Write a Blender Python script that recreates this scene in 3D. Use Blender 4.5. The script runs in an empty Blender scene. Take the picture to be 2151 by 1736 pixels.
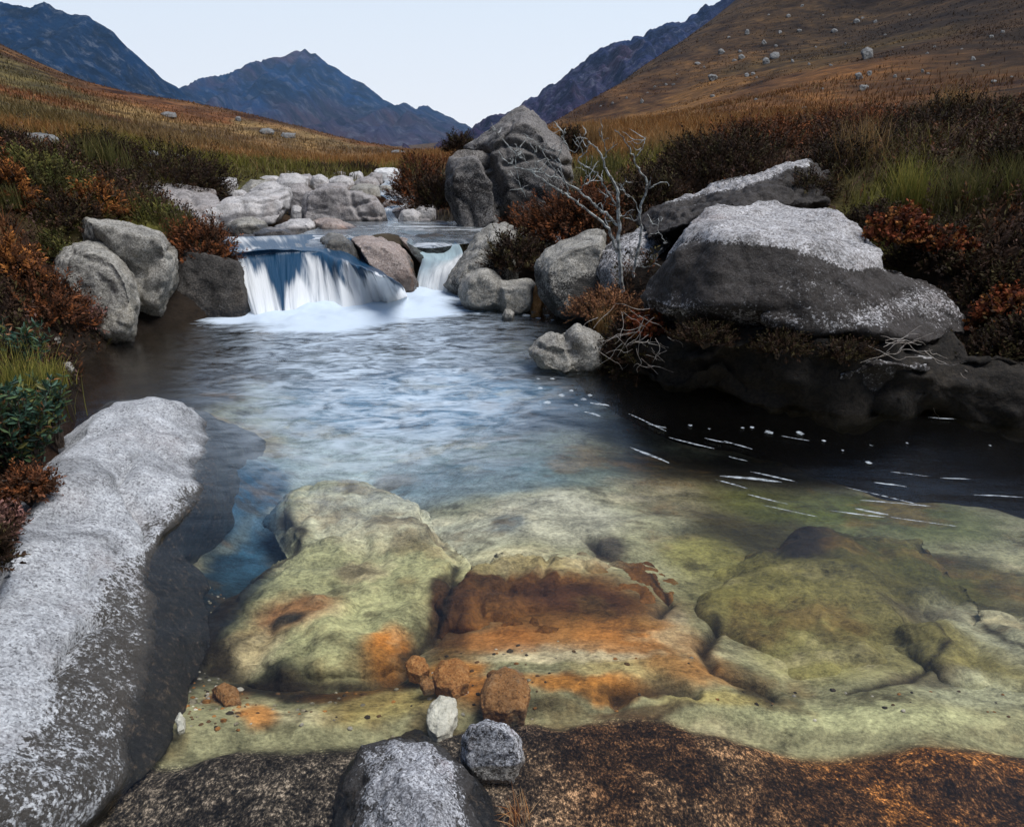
import bpy, bmesh, math, random
import numpy as np
from mathutils import Vector
random.seed(7); RNG = np.random.default_rng(7)
SC = bpy.context.scene; COL = SC.collection
# ---------------------------------------------------------------- camera model
H = 1.4; F = 1401.0; CU, CV, VH = 1075.5, 868.0, 335.0
TP = (CV - VH) / F; PIT = math.atan(TP); CP, SP = math.cos(PIT), math.sin(PIT)
def ray(u, v):
    xn = (u - CU) / F; yn = (CV - v) / F
    return xn, CP + yn * SP, -SP + yn * CP
def P(u, v, y):
    a, b, c = ray(u, v); k = y / b
    return (a * k, y, H + c * k)
def PZ(u, v, z):
    a, b, c = ray(u, v); k = (z - H) / c
    return (a * k, b * k, z)
def proj(x, y, z):
    d = y * CP - (z - H) * SP; up = y * SP + (z - H) * CP
    return CU + F * x / d, CV - F * up / d
# ---------------------------------------------------------------- numeric noise
def _hash(i, j, k, seed):
    n = (i * 374761393 + j * 668265263 + k * 2147483647 + seed * 974634777) & 0xffffffff
    n = ((n ^ (n >> 13)) * 1274126177) & 0xffffffff
    n = ((n ^ (n >> 16)) * 2246822519) & 0xffffffff
    return ((n ^ (n >> 15)) & 0xffff) / 65535.0
def vnoise(p, seed=0):
    p = np.asarray(p, float); f = np.floor(p); i = f.astype(np.int64); t = p - f
    t = t * t * t * (t * (t * 6 - 15) + 10)
    x, y, z = i[:, 0], i[:, 1], i[:, 2]; r = 0
    for dx in (0, 1):
        wx = t[:, 0] if dx else 1 - t[:, 0]
        for dy in (0, 1):
            wy = t[:, 1] if dy else 1 - t[:, 1]
            for dz in (0, 1):
                wz = t[:, 2] if dz else 1 - t[:, 2]
                r = r + wx * wy * wz * _hash(x + dx, y + dy, z + dz, seed)
    return r * 2 - 1
def fbm(p, oct=4, seed=0, rough=.5):
    p = np.asarray(p, float); r = 0; a = 1; s = 0
    for o in range(oct):
        r = r + a * vnoise(p * (2.03 ** o) + 17.3 * o, seed + o); s += a; a *= rough
    return r / s
def xy3(x, y, sx=1, sy=None, z=0.):
    return np.stack([np.ravel(x) * sx, np.ravel(y) * (sx if sy is None else sy), np.full(np.size(x), z)], 1)
def sstep(a, b, x):
    t = np.clip((x - a) / (b - a), 0, 1); return t * t * (3 - 2 * t)
def seg_dist(px, py, pts):
    d = np.full(len(px), 1e9)
    for (x0, y0), (x1, y1) in zip(pts[:-1], pts[1:]):
        dx, dy = x1 - x0, y1 - y0; t = np.clip(((px - x0) * dx + (py - y0) * dy) / (dx * dx + dy * dy + 1e-12), 0, 1)
        d = np.minimum(d, np.hypot(px - x0 - t * dx, py - y0 - t * dy))
    return d
def inpoly(px, py, pts):
    c = np.zeros(len(px), bool); n = len(pts)
    for i in range(n):
        x0, y0 = pts[i]; x1, y1 = pts[(i + 1) % n]
        k = ((y0 > py) != (y1 > py)) & (px < (x1 - x0) * (py - y0) / (y1 - y0 + 1e-15) + x0); c ^= k
    return c
def sdist(px, py, pts):
    d = seg_dist(px, py, list(pts) + [pts[0]]); return np.where(inpoly(px, py, pts), -d, d)
# ---------------------------------------------------------------- object helpers
def tag(o, label=None, cat=None, group=None, kind=None):
    if label: o['label'] = label
    if cat: o['category'] = cat
    if group: o['group'] = group
    if kind: o['kind'] = kind
    return o
def link(name, me, mat=None, parent=None, loc=None):
    o = bpy.data.objects.new(name, me); COL.objects.link(o)
    if mat is not None:
        for m in (mat if isinstance(mat, (list, tuple)) else [mat]): me.materials.append(m)
    if loc is not None: o.location = loc
    if parent is not None: o.parent = parent
    return o
def np_mesh(name, verts, faces_flat, sizes, smooth=True):
    me = bpy.data.meshes.new(name)
    verts = np.asarray(verts, np.float32); faces_flat = np.asarray(faces_flat, np.int32); sizes = np.asarray(sizes, np.int32)
    me.vertices.add(len(verts)); me.vertices.foreach_set('co', verts.ravel())
    me.loops.add(len(faces_flat)); me.loops.foreach_set('vertex_index', faces_flat)
    me.polygons.add(len(sizes)); st = np.zeros(len(sizes), np.int32); st[1:] = np.cumsum(sizes)[:-1]
    me.polygons.foreach_set('loop_start', st); me.polygons.foreach_set('loop_total', sizes)
    me.polygons.foreach_set('use_smooth', np.full(len(sizes), smooth))
    me.update(calc_edges=True); me.validate(); return me
def grid_faces(nr, nc):
    i = np.arange(nr * nc).reshape(nr, nc)
    q = np.stack([i[:-1, :-1], i[:-1, 1:], i[1:, 1:], i[1:, :-1]], -1).reshape(-1, 4)
    return q.ravel(), np.full(len(q), 4)
def set_col(me, c, name='Col'):
    c = np.asarray(c, np.float32)
    if c.shape[1] == 3: c = np.concatenate([c, np.ones((len(c), 1), np.float32)], 1)
    a = me.attributes.new(name, 'FLOAT_COLOR', 'POINT'); a.data.foreach_set('color', c.ravel())
def set_f(me, v, name):
    a = me.attributes.new(name, 'FLOAT', 'POINT'); a.data.foreach_set('value', np.asarray(v, np.float32).ravel())
def get_co(me):
    n = len(me.vertices); c = np.empty(n * 3, np.float32); me.vertices.foreach_get('co', c); return c.reshape(-1, 3).astype(float)
def get_no(me):
    n = len(me.vertices); c = np.empty(n * 3, np.float32); me.vertex_normals.foreach_get('vector', c); return c.reshape(-1, 3).astype(float)
# ---------------------------------------------------------------- thin plate splines
class TPS:
    def __init__(s, pts, vals, lam=1e-4):
        s.p = np.asarray(pts, float); v = np.asarray(vals, float); n = len(v)
        K = s.k(s.p, s.p) + lam * np.eye(n); A = np.concatenate([np.ones((n, 1)), s.p], 1)
        M = np.zeros((n + 3, n + 3)); M[:n, :n] = K; M[:n, n:] = A; M[n:, :n] = A.T
        w = np.linalg.solve(M, np.concatenate([v, np.zeros(3)])); s.w = w[:n]; s.a = w[n:]
    @staticmethod
    def k(a, b):
        d2 = ((a[:, None, :] - b[None]) ** 2).sum(-1); return .5 * d2 * np.log(d2 + 1e-12)
    def __call__(s, q):
        q = np.asarray(q, float); out = np.empty(len(q))
        for i in range(0, len(q), 20000):
            c = q[i:i + 20000]; out[i:i + 20000] = s.k(c, s.p) @ s.w + s.a[0] + c @ s.a[1:]
        return out
def warp(x, y):
    x = np.ravel(x); y = np.ravel(y); return np.stack([x / (y + 3) * 1.6, np.log(y + 3)], 1)
# ---------------------------------------------------------------- terrain control points (picture position, distance)
_ctl = []
def c3(u, v, y, dz=0.): x, yy, z = P(u, v, y); _ctl.append((x, yy, z + dz))
def cw(x, y, z): _ctl.append((x, y, z))
# left bank, near to far
for t in [(-300,1100,1.6),(-60,1000,2.2),(-250,760,3.0),(20,760,3.6),(90,760,4.4),(-200,520,4.2),(0,640,4.6),(100,600,5.2),(180,640,5.7),
          (0,480,5.6),(150,520,6.2),(-200,360,6.5),(60,400,7.2),(200,430,7.2),(330,470,7.0),(420,520,7.1),(0,310,9.5),(150,330,9.0),(250,385,8.6),
          (330,440,9.8),(420,455,10.5),(270,420,10.3),(380,470,9.6),(-300,280,11),(300,330,14),(430,370,15),(180,300,14),(20,270,16),(560,362,19),(700,362,23),(420,335,25),
          (620,345,32),(760,348,32),(250,295,26),(80,250,28),(-200,230,25),(850,335,45),(700,330,60),(500,305,50),(300,270,50),(100,210,50),(-200,130,55),
          (880,319,95),(750,295,98),(600,256,100),(450,222,105),(330,202,110),(230,184,115),(150,160,120),(0,88,130),(-200,-20,150)]: c3(*t)
for t in [(880,330,160),(750,312,170),(600,280,180),(450,250,190),(330,230,200),(150,190,210),(0,125,230),(-200,40,260),(-500,-150,200)]: c3(*t)
for t in [(880,335,500),(600,330,550),(300,320,600),(0,300,700)]: c3(*t)
# right bank
for t in [(1000,330,30),(960,420,13),(1150,420,11),(1150,330,20),(1220,420,8.6),(1130,520,8.2),(1200,560,6.9),(1280,480,7.2),(1290,640,5.5),(1350,560,6.0),
          (1300,350,12),(1420,440,8.0),(1250,290,30),(1400,310,15),(1550,300,11),(1500,360,8.2),(1700,360,7.4),(1850,330,6.8),(1780,300,9),(1950,420,5.6),
          (2050,300,7),(2151,360,5.6),(2100,480,4.9),(2200,560,4.3),(2300,300,6),(2500,500,4.2),(2080,640,4.3),(2150,740,3.9),(2060,800,3.85),(2350,760,3.5),(2700,700,3.0),
          (1950,250,16),(1700,265,20),(1500,262,28),(2200,225,14),(2500,230,10),
          (1180,266,62),(1350,252,60),(1500,238,60),(1700,228,50),(1900,212,40),(2151,190,32),(2500,150,25),
          (1400,170,150),(1600,140,130),(1800,105,110),(2000,90,90),(2151,70,85),(2500,0,70),
          (1185,246,150),(1230,216,170),(1300,178,200),(1380,122,235),(1450,76,265),(1540,5,300),(1700,-130,330),(1850,0,200),(2000,-60,190),(2151,-40,150),(2500,-200,150),(2000,-350,350)]: c3(*t)
for t in [(950,328,100),(1050,326,110),(1100,318,110),(1000,332,250),(1110,312,260),(1000,335,600),(1150,305,700),(850,335,900),(1120,322,180)]: c3(*t)
for t in [(1185,285,400),(1300,240,450),(1450,160,500),(1600,60,550),(1800,-120,600)]: c3(*t)
# river corridor
for t in [(700,500,9.8),(800,490,10.5),(620,470,11),(480,470,10.0),(880,470,11.5),(700,435,13.5),(820,445,13.5),(600,410,15.5),(760,395,18),(830,380,21),(810,362,25)]: c3(*t, -.12)
for x, y in [(-1.9,6.2),(-1.5,7.2),(-2.1,5.6),(-.6,6.7),(.3,7.7),(-2.0,4.6),(-1.8,3.7),(-1.55,3),(-1.2,2.2),(-.9,1.2),(-.6,.3),(0,-1),(0,1),(0,2),(0,3.5),(0,5),(0,6.2),(1,1),(1,2.5),(1,4),(.7,5.3),(.5,6.2),(2,1),(2,2.5),(1.6,3.9),(2.6,3.2),(3.6,1),(3.4,2.8),(4.6,2.2),(5.5,.5),(2,-1),(4,-1)]: cw(x, y, -.8)
cw(-.2, 9.4, .15); cw(.4, 9.6, .2); cw(0, 10.3, .3); cw(.6, 9.0, .2); cw(-1., 9.4, .25); cw(-.8, 8.2, .2); cw(.4, 8.6, .2); cw(-1.6, 8.0, .35); cw(0, 9, .3)
cw(-2.2, .6, .3); cw(-3.5, 0, .6); cw(-2.5, -1.2, .4); cw(-3.5, 2.6, .9); cw(-5, 4, 1.3); cw(9, 0, 1.2); cw(7, 2.0, 1.0); cw(8, -1.5, 1.)
_ctl = np.array(_ctl)
_tps = TPS(warp(_ctl[:, 0], _ctl[:, 1]), _ctl[:, 2], 2e-4)
def hgt(x, y, rough=True):
    x = np.ravel(np.asarray(x, float)); y = np.ravel(np.asarray(y, float))
    z = _tps(warp(x, y))
    if rough:
        z = z + .07 * fbm(xy3(x, y, .9), 3, 3) * sstep(3, 9, np.abs(y) + np.abs(x)) + .035 * fbm(xy3(x, y, 4.), 3, 5)
        far = sstep(20, 120, y)
        z = z + far * (.9 * fbm(xy3(x, y, .035), 4, 9)) + sstep(8, 30, y) * .16 * fbm(xy3(x, y, .3), 3, 11)
    return z
def hit(u, v, y0=2., y1=420.):
    a, b, c = ray(u, v); ys = np.exp(np.linspace(math.log(y0), math.log(y1), 900)); k = ys / b
    below = np.nonzero(H + c * k < hgt(a * k, ys))[0]
    if len(below) == 0: return None
    y = ys[below[0]]; kk = y / b; return (a * kk, y, H + c * kk)
# ---------------------------------------------------------------- shader nodes
def new_mat(name):
    m = bpy.data.materials.new(name); m.use_nodes = True; nt = m.node_tree; nt.nodes.clear()
    out = nt.nodes.new('ShaderNodeOutputMaterial'); return m, nt, out
class G:
    def __init__(s, nt): s.nt = nt
    def n(s, typ, ins=None, **props):
        nd = s.nt.nodes.new(typ)
        for k, v in props.items(): setattr(nd, k, v)
        for k, v in (ins or {}).items():
            i = nd.inputs[k]
            if isinstance(v, bpy.types.NodeSocket): s.nt.links.new(v, i)
            else: i.default_value = v
        return nd
    def math(s, op, a, b=0., clamp=False):
        nd = s.n('ShaderNodeMath', {0: a, 1: b}, operation=op); nd.use_clamp = clamp; return nd.outputs[0]
    def mix(s, f, a, b, mode='MIX'):
        nd = s.nt.nodes.new('ShaderNodeMix'); nd.data_type = 'RGBA'; nd.blend_type = mode
        for ix, v in ((0, f), (6, a), (7, b)):
            sock = nd.inputs[ix]
            if isinstance(v, bpy.types.NodeSocket): s.nt.links.new(v, sock)
            elif ix == 0: sock.default_value = v
            else: sock.default_value = tuple(v) + ((1,) if len(v) == 3 else ())
        return nd.outputs[2]
    def ramp(s, fac, stops, interp='LINEAR'):
        nd = s.n('ShaderNodeValToRGB', {0: fac}); cr = nd.color_ramp; cr.interpolation = interp
        while len(cr.elements) < len(stops): cr.elements.new(.5)
        for e, (p, c) in zip(cr.elements, stops):
            e.position = p; e.color = (c, c, c, 1) if isinstance(c, (int, float)) else tuple(c) + (1,)
        return nd.outputs[0]
    def sm(s, x, a, b):
        nd = s.n('ShaderNodeMapRange', {0: x, 1: a, 2: b, 3: 0., 4: 1.}, interpolation_type='SMOOTHSTEP'); return nd.outputs[0]
    def noise(s, vec, scale, detail=6, rough=.55, dist=0., out=0):
        nd = s.n('ShaderNodeTexNoise', {'Vector': vec, 'Scale': scale, 'Detail': detail, 'Roughness': rough, 'Distortion': dist}); return nd.outputs[out]
    def vor(s, vec, scale, out='Color', feature='F1', rnd=1.):
        nd = s.n('ShaderNodeTexVoronoi', {'Vector': vec, 'Scale': scale, 'Randomness': rnd}, feature=feature); return nd.outputs[out]
    def mapping(s, vec, scale=(1, 1, 1), rot=(0, 0, 0), loc=(0, 0, 0)):
        return s.n('ShaderNodeMapping', {'Vector': vec, 'Scale': scale, 'Rotation': rot, 'Location': loc}).outputs[0]
    def attr(s, name, out='Color'): return s.n('ShaderNodeAttribute', attribute_name=name).outputs[out]
    def bump(s, h, strength, dist, normal=None):
        d = {'Height': h, 'Strength': strength, 'Distance': dist}
        if normal is not None: d['Normal'] = normal
        return s.n('ShaderNodeBump', d).outputs[0]
def granite(name, pale=(.5, .5, .5), mid=(.3, .3, .3), dark=(.05, .05, .05), grain=90., stain=(.022, .02, .019), stain_amt=.0, stain_scale=2.5,
            tint=(.25, .14, .08), tint_amt=.15, rough=.75, bumpd=.004, mottle=.5, split=.35, stretch=None, fw=.55, bw=.95):
    m, nt, out = new_mat(name); g = G(nt)
    co = g.n('ShaderNodeTexCoord').outputs['Object']
    cg = co if stretch is None else g.mapping(co, stretch)
    warp_ = g.n('ShaderNodeMixRGB', {0: .012, 1: cg, 2: g.noise(cg, grain * .8, 2, .5, 0, 1)}, blend_type='ADD').outputs[0]
    v1 = g.n('ShaderNodeSeparateColor', {0: g.vor(warp_, grain * 2.2)}).outputs[0]
    v2 = g.noise(cg, grain * 1.2, 5, .75)
    gr = g.math('ADD', g.math('MULTIPLY', v1, .42), g.math('MULTIPLY', g.math('SUBTRACT', v2, .22), 1.04))
    n_mid = g.noise(co, 14., 9, .74)
    gr = g.math('ADD', gr, g.math('MULTIPLY', g.math('SUBTRACT', n_mid, .5), 1.5 * mottle))
    base = g.ramp(gr, [(0.12, dark), (split - .04, tuple(.4 * a + .6 * b for a, b in zip(dark, mid))), (split + .1, mid), (.78, pale), (1., tuple(min(.85, 1.15 * c) for c in pale))])
    base = g.mix(1., base, g.ramp(g.noise(co, 3.4, 8, .7, .6), [(.36, .55), (.5, .95), (.66, 1.2)]), 'MULTIPLY')
    n_big = g.noise(co, stain_scale, 9, .66, .3)
    base = g.mix(g.math('MULTIPLY', g.sm(g.noise(co, stain_scale * .7, 6, .6), .5, .72), tint_amt), base, tint)
    fine = g.noise(co, 42., 8, .82)
    st = g.math('ADD', g.attr('stain', 'Fac'), stain_amt)
    th = g.math('ADD', g.math('ADD', g.math('MULTIPLY', n_big, bw), g.math('MULTIPLY', fine, fw)), g.math('MULTIPLY', gr, -.30))
    sf = g.sm(g.math('ADD', th, st), .76, .90)
    base = g.mix(g.math('MULTIPLY', sf, .93), base, stain)
    moss = g.sm(g.math('ADD', g.math('MULTIPLY', g.noise(co, 9., 6, .6), .8), g.attr('moss', 'Fac')), .86, 1.06)
    base = g.mix(moss, base, g.ramp(g.noise(co, 60., 4), [(.3, (.02, .02, .006)), (.7, (.09, .085, .02))]))
    rust = g.sm(g.math('ADD', g.math('MULTIPLY', g.noise(co, 11., 6, .65), .7), g.attr('rust', 'Fac')), .78, 1.0)
    base = g.mix(rust, base, g.ramp(g.noise(co, 70., 4), [(.3, (.16, .05, .012)), (.7, (.5, .21, .06))]))
    wet = g.attr('wet', 'Fac')
    base = g.mix(g.math('MULTIPLY', wet, .80), base, g.ramp(fine, [(.42, (.007, .009, .012)), (.53, (.018, .019, .020)), (.60, (.08, .06, .045)), (.68, (.24, .18, .13))]))
    ro = g.math('MULTIPLY', g.math('SUBTRACT', 1., g.math('MULTIPLY', wet, .68)), rough)
    b1 = g.bump(g.noise(co, 6., 10, .68), .9, .05)
    b2 = g.bump(g.math('ADD', g.noise(co, grain * 1.1, 4, .7), g.math('MULTIPLY', gr, .6)), .85, bumpd, b1)
    p = g.n('ShaderNodeBsdfPrincipled', {'Base Color': base, 'Roughness': ro, 'Normal': b2, 'Specular IOR Level': .25})
    nt.links.new(p.outputs[0], out.inputs[0]); return m
def leafmat(name, rough=.65, trans=.25, spec=.2):
    m, nt, out = new_mat(name); g = G(nt); c = g.attr('Col')
    p = g.n('ShaderNodeBsdfPrincipled', {'Base Color': c, 'Roughness': rough, 'Specular IOR Level': spec})
    t = g.n('ShaderNodeBsdfTranslucent', {'Color': c})
    mx = g.n('ShaderNodeMixShader', {0: trans, 1: p.outputs[0], 2: t.outputs[0]})
    nt.links.new(mx.outputs[0], out.inputs[0]); return m
# ---------------------------------------------------------------- ground colour zones
OR, TAN, GRN, HEA, RUS, HILL, OLV, PEAT_SHADE = (.185,.096,.035), (.145,.097,.045), (.115,.11,.026), (.038,.021,.013), (.12,.05,.02), (.085,.043,.018), (.075,.06,.025), (.02,.015,.011)
_cz = []
def cz(u, v, y, c):
    x, yy, _ = P(u, v, y); _cz.append((x, yy) + tuple(c))
for a in [(20,270,16,OR),(150,330,9,HEA),(60,400,7.2,HEA),(200,400,7.2,GRN),(0,480,5.6,RUS),(100,500,5.8,HEA),(60,620,4.9,HEA),(0,680,4.4,HEA),(90,760,4.4,PEAT_SHADE),(300,430,8,HEA),(330,470,7.1,GRN),
          (420,520,7,HEA),(330,370,10,HEA),(430,380,11,HEA),(300,325,15,GRN),(450,330,20,GRN),(580,345,24,GRN),(700,355,26,GRN),(520,310,32,OR),(760,340,34,OR),(860,332,50,OR),
          (650,320,50,OR),(450,290,45,TAN),(250,270,38,TAN),(150,230,45,OLV),(350,240,60,TAN),(100,215,50,RUS),(300,215,80,RUS),(0,240,35,OLV),(60,180,70,OLV),(520,265,75,TAN),(700,300,80,TAN),
          (100,150,110,HILL),(0,100,120,HILL),(-150,200,50,OLV),(0,760,3.2,HEA),(20,900,2.4,HEA),(0,1000,1.8,HEA),(-300,700,3,HEA),(480,275,78,RUS),(800,312,85,RUS),
          (900,400,15,RUS),(960,330,30,RUS),(950,430,12,HEA),(1250,290,30,OR),(1200,340,16,OR),(1350,300,18,OR),(1450,300,15,OR),(1250,380,9.5,GRN),(1300,350,12,GRN),(1150,450,10,HEA),(1130,520,8.4,HEA),(1250,470,7.4,HEA),
          (1400,400,8.5,HEA),(1550,320,10,HEA),(1650,330,8,HEA),(1550,280,16,RUS),(1500,258,26,OR),(1700,262,20,RUS),(1800,300,9,HEA),(1950,250,16,HEA),(2050,300,7,HEA),(2150,250,12,HEA),(1850,340,6.8,OLV),(1950,400,5.8,GRN),(2050,400,5.4,OLV),
          (2151,420,5.2,HEA),(2100,500,4.8,HEA),(2150,640,4.2,PEAT_SHADE),(2060,760,4,PEAT_SHADE),(300,640,6.0,PEAT_SHADE),(350,620,6.3,PEAT_SHADE),(220,700,5.4,PEAT_SHADE),(2040,700,4.25,PEAT_SHADE),(2100,720,4.1,PEAT_SHADE),(2000,640,4.5,PEAT_SHADE),(330,560,6.5,PEAT_SHADE),(260,690,5.5,PEAT_SHADE),(400,680,6.2,PEAT_SHADE),(330,690,5.9,PEAT_SHADE),(420,640,6.5,PEAT_SHADE),(150,740,4.9,PEAT_SHADE),(1290,640,5.5,PEAT_SHADE),(1180,262,60,OR),(1350,245,65,OR),(1600,225,55,(.12,.055,.02)),(1900,205,42,(.08,.035,.013)),(2151,190,32,(.05,.025,.011)),  # dark points below the left boulders paint their shadow, others are peat
          (1300,205,140,HILL),(1450,150,160,(.075,.04,.017)),(1600,130,140,(.06,.036,.014)),(1800,110,115,(.055,.035,.014)),(2000,90,95,(.04,.022,.011)),(2151,60,85,(.03,.018,.010)),(1600,40,260,(.05,.03,.015)),(1800,20,190,(.038,.023,.012)),(2000,0,150,(.028,.017,.010)),(1700,190,75,(.11,.05,.017)),(1450,200,110,(.13,.065,.022)),(2100,150,60,(.05,.027,.012)),(1950,190,55,(.085,.038,.013)),(1350,130,210,(.06,.035,.017))]: cz(*a)
for x, y in [(0,2),(0,5),(2,2),(3.5,2),(-1.8,4),(1.5,4),(0,7),(4,3)]: _cz.append((x, y) + PEAT_SHADE)
for x, y in [(0,9.8),(0,12),(-1.5,11),(-1,15),(-2,19)]: _cz.append((x, y) + (.10,.09,.075))
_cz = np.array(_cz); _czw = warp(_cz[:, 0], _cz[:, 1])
def zone(x, y, jit=.10):
    w = warp(x, y)
    nz = np.stack([fbm(xy3(w[:, 0], w[:, 1], 9.), 4, 21), fbm(xy3(w[:, 0], w[:, 1], 9.), 4, 31)], 1); w = w + jit * nz
    out = np.empty((len(w), 3))
    for i in range(0, len(w), 20000):
        d2 = ((w[i:i + 20000, None] - _czw[None]) ** 2).sum(-1); k = 1 / (d2 + 2e-4) ** 2.2
        out[i:i + 20000] = (k @ _cz[:, 2:]) / k.sum(1, keepdims=True)
    return out
# ---------------------------------------------------------------- terrain (one sheet)
def build_terrain():
    nc, nr = 520, 560
    aa = np.linspace(-1, 1, nc); aa = np.sign(aa) * (np.abs(aa) ** 1.15) * 1.75
    b = np.linspace(math.log(1.2), math.log(1300), nr); Y = np.exp(b) - 3
    A, YY = np.meshgrid(aa, Y); X = A * (YY + 3)
    z = hgt(X, YY)
    me = np_mesh('ground', np.stack([X.ravel(), YY.ravel(), z], 1), *grid_faces(nr, nc))
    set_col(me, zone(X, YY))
    m, nt, out = new_mat('moorland ground'); g = G(nt); co = g.n('ShaderNodeTexCoord').outputs['Object']
    c = g.attr('Col')
    n1 = g.noise(g.mapping(co, (.35, .35, .9)), 1.1, 9, .68); n2 = g.noise(co, 12., 6, .7); n3 = g.noise(g.mapping(co, (.6, .2, 1.2), (0, .4, .6)), .2, 9, .7, .5)
    k = g.math('ADD', g.math('MULTIPLY', n1, 1.5), g.math('MULTIPLY', n2, .7))
    c = g.mix(1., c, g.ramp(g.math('MULTIPLY', k, .5), [(.40, .28), (.54, .9), (.68, 1.7)]), 'MULTIPLY')
    c = g.mix(1., c, g.ramp(n3, [(.36, (.26, .22, .25)), (.5, (.9, .88, .85)), (.64, (1.6, 1.5, 1.2))]), 'MULTIPLY')
    bmp = g.bump(n1, .9, .25, g.bump(n2, .6, .03))
    p = g.n('ShaderNodeBsdfPrincipled', {'Base Color': c, 'Roughness': .9, 'Normal': bmp, 'Specular IOR Level': .1}); nt.links.new(p.outputs[0], out.inputs[0])
    o = link('ground', me, m); tag(o, kind='structure'); return o
# ---------------------------------------------------------------- mountains
def mountain(name, crest, y0, L, base_v, seed, nx=360, ns=150, back=.5, spur=.16, amp=1., pw=1.15, cols=None, label=None):
    cr = np.array([P(u, v, y0) for u, v in crest]); ordr = np.argsort(cr[:, 0]); cr = cr[ordr]
    X = np.linspace(cr[0, 0], cr[-1, 0], nx); zc = np.interp(X, cr[:, 0], cr[:, 2])
    zb = P(0, base_v, y0)[2]
    s = np.concatenate([-np.linspace(back, .04, 20), np.linspace(0, 1, ns) ** 1.25])
    S, XX = np.meshgrid(s, X, indexing='ij'); Z0 = np.broadcast_to(zc, XX.shape)
    sc = L * .33
    fr = 1 - 1.25 * np.abs(fbm(np.stack([XX.ravel() / sc * 1.6, S.ravel() * .9, np.full(XX.size, seed * 3.1)], 1), 5, seed)).reshape(XX.shape)
    fr2 = fbm(np.stack([XX.ravel() / sc * 5, S.ravel() * L / sc * 3.5, np.full(XX.size, seed * 1.7)], 1), 5, seed + 3, .6).reshape(XX.shape)
    Sa = np.clip(np.abs(S), 0, 1)
    hh = Z0 - zb
    Z = zb + hh * (1 - Sa) ** pw + spur * hh * np.sin(np.pi * np.clip(Sa, 0, 1)) ** .8 * (fr - .8) * 2.2 + fr2 * .055 * hh.max() * sstep(0, .12, Sa) * amp
    # jagged crest
    jag = fbm(np.stack([X / (L * .016), X * 0 + 2, X * 0 + seed], 1), 4, seed + 9) * .014 * hh.max() * amp
    Z = Z + jag[None] * (1 - sstep(0, .1, Sa))
    YY = y0 - S * L
    me = np_mesh(name, np.stack([XX.ravel(), YY.ravel(), Z.ravel()], 1), *grid_faces(len(s), nx))
    rock, heath, red = cols  # rock colour is painted bluer than stone for the hazy distance
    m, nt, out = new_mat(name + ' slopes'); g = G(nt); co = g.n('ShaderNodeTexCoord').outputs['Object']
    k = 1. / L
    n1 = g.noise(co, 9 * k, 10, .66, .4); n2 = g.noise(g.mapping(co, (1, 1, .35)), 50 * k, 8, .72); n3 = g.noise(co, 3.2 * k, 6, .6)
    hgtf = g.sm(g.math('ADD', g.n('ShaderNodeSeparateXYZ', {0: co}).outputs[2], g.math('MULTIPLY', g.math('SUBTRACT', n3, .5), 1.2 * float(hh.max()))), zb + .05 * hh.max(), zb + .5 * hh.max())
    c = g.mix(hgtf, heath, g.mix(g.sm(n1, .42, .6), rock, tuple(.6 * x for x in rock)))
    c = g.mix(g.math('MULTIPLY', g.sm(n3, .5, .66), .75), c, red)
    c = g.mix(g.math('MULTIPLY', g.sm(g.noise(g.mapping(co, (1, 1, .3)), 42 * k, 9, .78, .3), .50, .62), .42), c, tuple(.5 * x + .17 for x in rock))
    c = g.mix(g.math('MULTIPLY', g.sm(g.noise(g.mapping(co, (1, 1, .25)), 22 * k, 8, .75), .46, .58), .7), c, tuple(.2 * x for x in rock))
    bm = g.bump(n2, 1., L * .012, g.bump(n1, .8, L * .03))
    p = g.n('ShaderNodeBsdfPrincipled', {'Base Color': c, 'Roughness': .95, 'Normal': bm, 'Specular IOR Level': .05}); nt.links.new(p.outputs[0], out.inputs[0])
    o = link(name, me, m); tag(o, label, 'mountain' if label else None, kind='structure'); return o
def build_mountains():
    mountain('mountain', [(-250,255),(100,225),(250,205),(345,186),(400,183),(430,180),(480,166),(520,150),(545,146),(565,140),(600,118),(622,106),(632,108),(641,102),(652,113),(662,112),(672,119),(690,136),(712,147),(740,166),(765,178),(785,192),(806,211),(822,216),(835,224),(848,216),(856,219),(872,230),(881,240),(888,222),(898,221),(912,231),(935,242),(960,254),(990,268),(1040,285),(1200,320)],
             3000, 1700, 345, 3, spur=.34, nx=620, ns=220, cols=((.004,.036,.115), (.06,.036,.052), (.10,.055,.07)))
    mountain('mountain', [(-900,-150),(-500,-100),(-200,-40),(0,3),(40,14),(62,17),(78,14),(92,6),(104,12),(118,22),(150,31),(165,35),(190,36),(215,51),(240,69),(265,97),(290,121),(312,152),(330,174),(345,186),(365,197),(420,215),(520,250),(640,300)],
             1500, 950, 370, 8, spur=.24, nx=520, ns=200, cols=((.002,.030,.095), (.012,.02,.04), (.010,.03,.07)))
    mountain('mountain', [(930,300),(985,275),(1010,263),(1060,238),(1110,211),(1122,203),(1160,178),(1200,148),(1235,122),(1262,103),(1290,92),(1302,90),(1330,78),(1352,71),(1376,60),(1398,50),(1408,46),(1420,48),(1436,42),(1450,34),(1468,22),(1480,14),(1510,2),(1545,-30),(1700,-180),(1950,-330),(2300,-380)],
             1150, 620, 350, 14, spur=.25, nx=520, ns=200, cols=((.03,.06,.16), (.040,.028,.065), (.075,.04,.05)))
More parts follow.
